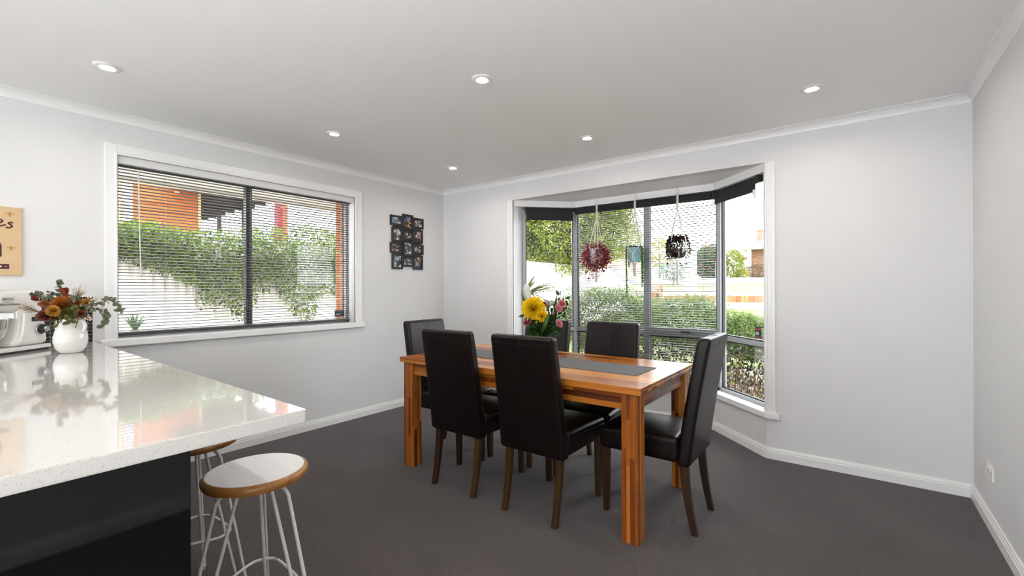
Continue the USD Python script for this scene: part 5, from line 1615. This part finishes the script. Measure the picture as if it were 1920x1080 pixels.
def bush(name, label, cat, c, rad, n, size, mt, seed, dark=None, trunk=True, group=None, aspect=0.5, clip=None, base=None):
    c = np.asarray(c, float)
    t = thing(name, label, cat, c, 0, group)
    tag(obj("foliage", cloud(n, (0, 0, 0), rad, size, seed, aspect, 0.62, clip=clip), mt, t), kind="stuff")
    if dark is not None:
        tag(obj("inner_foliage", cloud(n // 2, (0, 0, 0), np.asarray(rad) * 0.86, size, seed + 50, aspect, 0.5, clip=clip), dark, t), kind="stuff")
    if trunk:
        zb = float(tz(c[1])) - c[2] if base is None else base - c[2]
        tr = M().tube(smooth_path([(0, 0, zb), (0.03, 0.02, zb * 0.5), (0, 0, 0.0)], 4), np.linspace(0.09, 0.05, 9) * max(rad) / 1.5, 8)
        rng = np.random.default_rng(seed)
        for k in range(7):
            d = rng.normal(size=3) * np.asarray(rad) * 0.45
            tr.tube([(0, 0, zb * 0.25), d * 0.5, d], np.array([0.04, 0.03, 0.015]) * max(rad) / 1.5, 6)
        obj("trunk", tr, BARK, t, True)
    return t


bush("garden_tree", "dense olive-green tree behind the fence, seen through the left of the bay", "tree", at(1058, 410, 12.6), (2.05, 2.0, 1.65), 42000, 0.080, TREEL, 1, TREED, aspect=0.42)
sh = [("fine-leaved green shrub outside the left half of the centre bay window", at(1135, 600, 5.45), (0.72, 0.45, 0.42), 12000, 11),
      ("bright green shrub outside the right half of the centre bay window", at(1285, 606, 5.35), (0.55, 0.42, 0.34), 9000, 12),
      ("tall fine green shrub outside the right angled bay window", at(1398, 632, 5.15), (0.34, 0.36, 0.26), 7000, 13)]
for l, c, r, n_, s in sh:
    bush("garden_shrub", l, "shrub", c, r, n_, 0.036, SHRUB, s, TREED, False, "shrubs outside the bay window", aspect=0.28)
tw = thing("twiggy_hedge", "brown twiggy hedge under the shrubs, seen through the low bay panes", "hedge", (2.6, 1.25, 0), 0)
rng = np.random.default_rng(15)
m = M()
P, D = [], []
for k in range(420):
    a = np.array([rng.uniform(-1.4, 1.75), rng.uniform(-0.32, 0.45), float(tz(1.2)) - 0.05])
    b = a + [rng.uniform(-0.35, 0.35), rng.uniform(-0.15, 0.15), rng.uniform(0.45, 0.95)]
    c = (a + b) / 2 + rng.normal(size=3) * 0.08
    pts = smooth_path([a, c, b], 4)
    m.tube(pts, np.linspace(0.006, 0.002, len(pts)), 4)
    for q in range(3, len(pts)):
        if rng.random() < 0.8:
            P.append(pts[q] + rng.normal(size=3) * 0.01)
            D.append(rng.normal(size=3))
for k in range(260):
    a = np.array([rng.uniform(-1.4, 1.75), rng.uniform(-0.35, 0.40), rng.uniform(0.0, 0.7)])
    m.tube([a, a + rng.normal(size=3) * [0.2, 0.1, 0.1]], [0.004, 0.0015], 4)
tag(obj("twig", m, TWIG, tw), kind="stuff")
P, D = np.array(P), np.array(D)
tag(obj("leaf", leaves(P, D, 0.045 * rng.uniform(0.5, 1.2, len(P)), 0.4, 0.2, rng), TWIGLEAF, tw), kind="stuff")
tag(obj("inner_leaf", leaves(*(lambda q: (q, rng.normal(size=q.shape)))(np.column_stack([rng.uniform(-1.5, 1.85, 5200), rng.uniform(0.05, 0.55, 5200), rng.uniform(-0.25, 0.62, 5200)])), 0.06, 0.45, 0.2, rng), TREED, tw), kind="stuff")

# brick edging and letterbox pillar at the street
BR = [plain(f"edging_brick_{k}", c, 0.85) for k, c in enumerate([(0.29, 0.12, 0.036), (0.31, 0.15, 0.055), (0.25, 0.085, 0.028)])]
MORT = plain("brick_mortar", (0.40, 0.32, 0.24), 0.95)
ed = thing("brick_edging", "low orange soldier-brick garden edging along the street", "edging", (0, 13.95, float(tz(13.95))))
obj("mortar_bed", M().box((-2.0, -0.04, -0.1), (13.0, 0.08, 0.19)), MORT, ed)
for k in range(110):
    x = -2.0 + k * 0.135
    obj("brick", M().cham((x, -0.06, -0.05), (x + 0.125, 0.10, 0.215 + 0.008 * ((k * 7) % 3)), 0.006), BR[(k * 5 + k // 3) % 3], ed)
pp = at(1230, 545, 15.2)
pl_ = thing("letterbox_pillar", "square orange brick letterbox pillar beside the edging", "pillar", (pp[0], pp[1], float(tz(pp[1]))))
obj("core", M().box((-0.15, -0.15, -0.2), (0.15, 0.15, 0.80)), MORT, pl_)
for r in range(9):
    for s in range(4):
        A = np.array([[math.cos(s * PI / 2), -math.sin(s * PI / 2), 0], [math.sin(s * PI / 2), math.cos(s * PI / 2), 0], [0, 0, 1]])
        z0 = r * 0.088
        o_ = 0.0 if r % 2 else 0.06
        obj("brick", M().cham((-0.17, -0.17, z0), (0.165 - o_ * 1.2, -0.06, z0 + 0.078), 0.004).tf(A), BR[(r + s) % 3], pl_)
obj("cap", M().cham((-0.19, -0.19, 0.80), (0.19, 0.19, 0.85), 0.01), BR[1], pl_)
po = thing("street_pole", "pale green square street pole seen through the right of the bay blind", "pole", at(1295.5, 541, 20.0) * [1, 1, 0] + [0, 0, float(tz(at(1295.5, 541, 20.0)[1])) - 0.1])
obj("shaft", M().cham((-0.21, -0.21, 0), (0.21, 0.21, 7.5), 0.02), plain("pale_green_paint", (0.50, 0.58, 0.44), 0.6), po)
obj("base_plate", M().cham((-0.3, -0.3, 0), (0.3, 0.3, 0.16), 0.02), CONC, po)

# across the street
lw = thing("low_white_wall", "low white rendered wall across the street", "wall", (0, 29.0, float(tz(29.0))))
obj("wall", M().box((-40, -0.1, -0.2), (55, 0.1, 0.30)), WHITEW, lw)
obj("coping", M().box((-40, -0.14, 0.30), (55, 0.14, 0.36)), WHITEW, lw)


def blk(u0, v0, u1, v1, dep, thick=0.4):
    """Box whose front spans two photo pixels at the given depth, facing the street (front plane at constant y)."""
    a, b = at(u0, v1, dep), at(u1, v0, dep)
    y_ = (a[1] + b[1]) / 2
    p, q = aty(u0, v1, y_), aty(u1, v0, y_)
    return np.array([p[0], y_, p[2]]), np.array([q[0], y_ + thick, q[2]])


HB1, HB2 = (0.10, 0.04, 0.02), (0.20, 0.085, 0.042)
HOUSEB = mat("house_brick", {"t": ("geometry", {}), "mp": ("mapping", {"rotation": (PI / 2, 0, 0)}), "b": ("brick_texture", {"color1": HB1, "color2": HB2, "mortar": (0.24, 0.18, 0.13), "scale": 1, "mortar_size": 0.012, "brick_width": 0.24, "row_height": 0.09}), "p": ("principled_bsdf", {"roughness": 0.85})},
             [("t.position", "mp.vector"), ("mp.vector", "b.vector"), ("b.color", "p.base_color")])
ROOFW = plain("pale_roof_tile", (0.84, 0.83, 0.82), 0.6)
bh = thing("brick_house", "brown brick house with pale roof and chimney across the street", "house", (0, 0, 0))
lo, hi = blk(1409, 458, 1600, 530, 36, 8)
lo[2] -= 1.5
obj("wall", M().box(lo, hi), HOUSEB, bh)
e0 = aty(1387, 462, lo[1] - 0.6)
obj("eave", M().box((e0[0], lo[1] - 0.9, hi[2] - 0.05), (hi[0] + 1, hi[1] + 0.6, hi[2] + 0.14)), WHITEW, bh)
rz_ = hi[2] + 0.14
a, b = np.array([e0[0], lo[1] - 0.9, rz_]), np.array([hi[0] + 1, hi[1] + 0.6, rz_])
rg = (a[1] + b[1]) / 2
obj("roof", M().add([(a[0], a[1], rz_), (b[0], a[1], rz_), (b[0], b[1], rz_), (a[0], b[1], rz_), (a[0] + 4.2, rg, rz_ + 1.9), (b[0] - 4, rg, rz_ + 1.9)], [(0, 1, 5, 4), (2, 3, 4, 5), (1, 2, 5, 5), (3, 0, 4, 4), (0, 3, 2, 1)]), ROOFW, bh)
cl, chh = blk(1419, 430, 1431, 452, 39, 0.6)
obj("chimney", M().box((cl[0], cl[1], rz_), (chh[0], chh[1], chh[2])), HOUSEB, bh)
obj("chimney_cap", M().box((cl[0] - 0.05, cl[1] - 0.05, chh[2]), (chh[0] + 0.05, chh[1] + 0.05, chh[2] + 0.1)).box((cl[0] + 0.2, cl[1] + 0.2, chh[2] + 0.1), (chh[0] - 0.2, chh[1] - 0.2, chh[2] + 0.4)), ROOFW, bh)
obj("corner_post", M().box((lo[0] - 0.3, lo[1] - 0.1, lo[2]), (lo[0], lo[1] + 0.2, hi[2])), WHITEW, bh)
gl, gh = blk(1380, 485, 1408, 520, 42, 4)
gl[2] -= 1
gr_ = thing("garage", "white garage with brown roof edge left of the brick house", "garage", (0, 0, 0))
obj("wall", M().box(gl, gh), WHITEW, gr_)
obj("roof", M().box((gl[0] - 0.3, gl[1] - 0.3, gh[2]), (gh[0] + 0.1, gh[1], gh[2] + 0.18)), plain("brown_fascia", (0.30, 0.15, 0.10), 0.7), gr_)
obj("door", M().box((gl[0] + 0.2, gl[1] - 0.03, gl[2]), (gh[0] - 0.3, gl[1] - 0.005, gh[2] - 0.25)), plain("garage_door", (0.88, 0.88, 0.87), 0.5), gr_)
rh = thing("red_roof_house", "distant house with salmon red roof seen through the left of the bay blind", "house", (0, 0, 0))
lo, hi = blk(1120, 478, 1178, 505, 42, 6)
lo[2] -= 2
obj("wall", M().box(lo, hi), plain("tan_wall", (0.60, 0.42, 0.27), 0.8), rh)
REDT = plain("salmon_roof_tile", (0.30, 0.085, 0.06), 0.7)
ym = (lo[1] + hi[1]) / 2
obj("roof", M().add([(lo[0] - 0.5, lo[1] - 0.5, hi[2]), (hi[0] + 0.5, lo[1] - 0.5, hi[2]), (hi[0] + 0.5, hi[1] + 0.5, hi[2]), (lo[0] - 0.5, hi[1] + 0.5, hi[2]), (lo[0] + 1.0, ym, hi[2] + 1.1), (hi[0] - 1.2, ym, hi[2] + 1.1)], [(0, 1, 5, 4), (2, 3, 4, 5), (1, 2, 5, 5), (3, 0, 4, 4), (0, 3, 2, 1)]), REDT, rh)
REDF = plain("red_rose_bloom", (0.65, 0.02, 0.02), 0.6)
PALEG = leafmat("grey_green_leaf", (0.16, 0.22, 0.18), (0.32, 0.38, 0.30), 0.6, 0.2)
YELG = leafmat("yellow_green_leaf", (0.30, 0.28, 0.03), (0.50, 0.46, 0.10), 0.5, 0.3)
BRNL = leafmat("russet_shrub_leaf", (0.16, 0.10, 0.06), (0.34, 0.24, 0.16), 0.6, 0.2)
HEDG = leafmat("rose_hedge_leaf", (0.05, 0.08, 0.02), (0.20, 0.24, 0.08), 0.5, 0.2)
fb = [("round yellow-green bush at the left of the street view in the right bay window", (1374, 496, 31.5), (0.72, 0.7, 1.15), 2600, 0.13, TREEL, 21),
      ("russet brown shrub in front of the brick house", (1422, 508, 32.5), (0.95, 0.6, 0.55), 1800, 0.11, BRNL, 22),
      ("small yellow-flowering bush between the round bush and the russet shrub", (1391, 514, 31.5), (0.42, 0.4, 0.35), 900, 0.10, YELG, 23),
      ("dark rose hedge with red blooms across the street, right of the green pole", (1330, 492, 33), (1.2, 0.7, 1.2), 7000, 0.17, HEDG, 24),
      ("grey-green rounded shrub across the street behind the glass jar", (1262, 508, 31), (1.2, 0.7, 0.6), 2000, 0.12, PALEG, 25),
      ("yellow-green tree across the street left of the hanging glass jar", (1236, 476, 38), (1.6, 1.2, 1.3), 2400, 0.16, YELG, 26)]
for l, (u, v, d), r, n_, s_, mt, sd in fb:
    t = bush("street_bush", l, "bush", at(u, v, d), r, n_, s_, mt, sd, TREED if sd in (24,) else None, True)
    if sd == 24:
        m = M()
        rng = np.random.default_rng(3)
        for k in range(26):
            g = unit(rng.normal(size=3) * [1, 1, 0.8] + [0, -1.2, 0])
            m.add(bead.vertices * 0.055 + g * np.array(r) * rng.uniform(0.95, 1.08), bead.faces)
        tag(obj("bloom", m, REDF, t, True), kind="stuff")
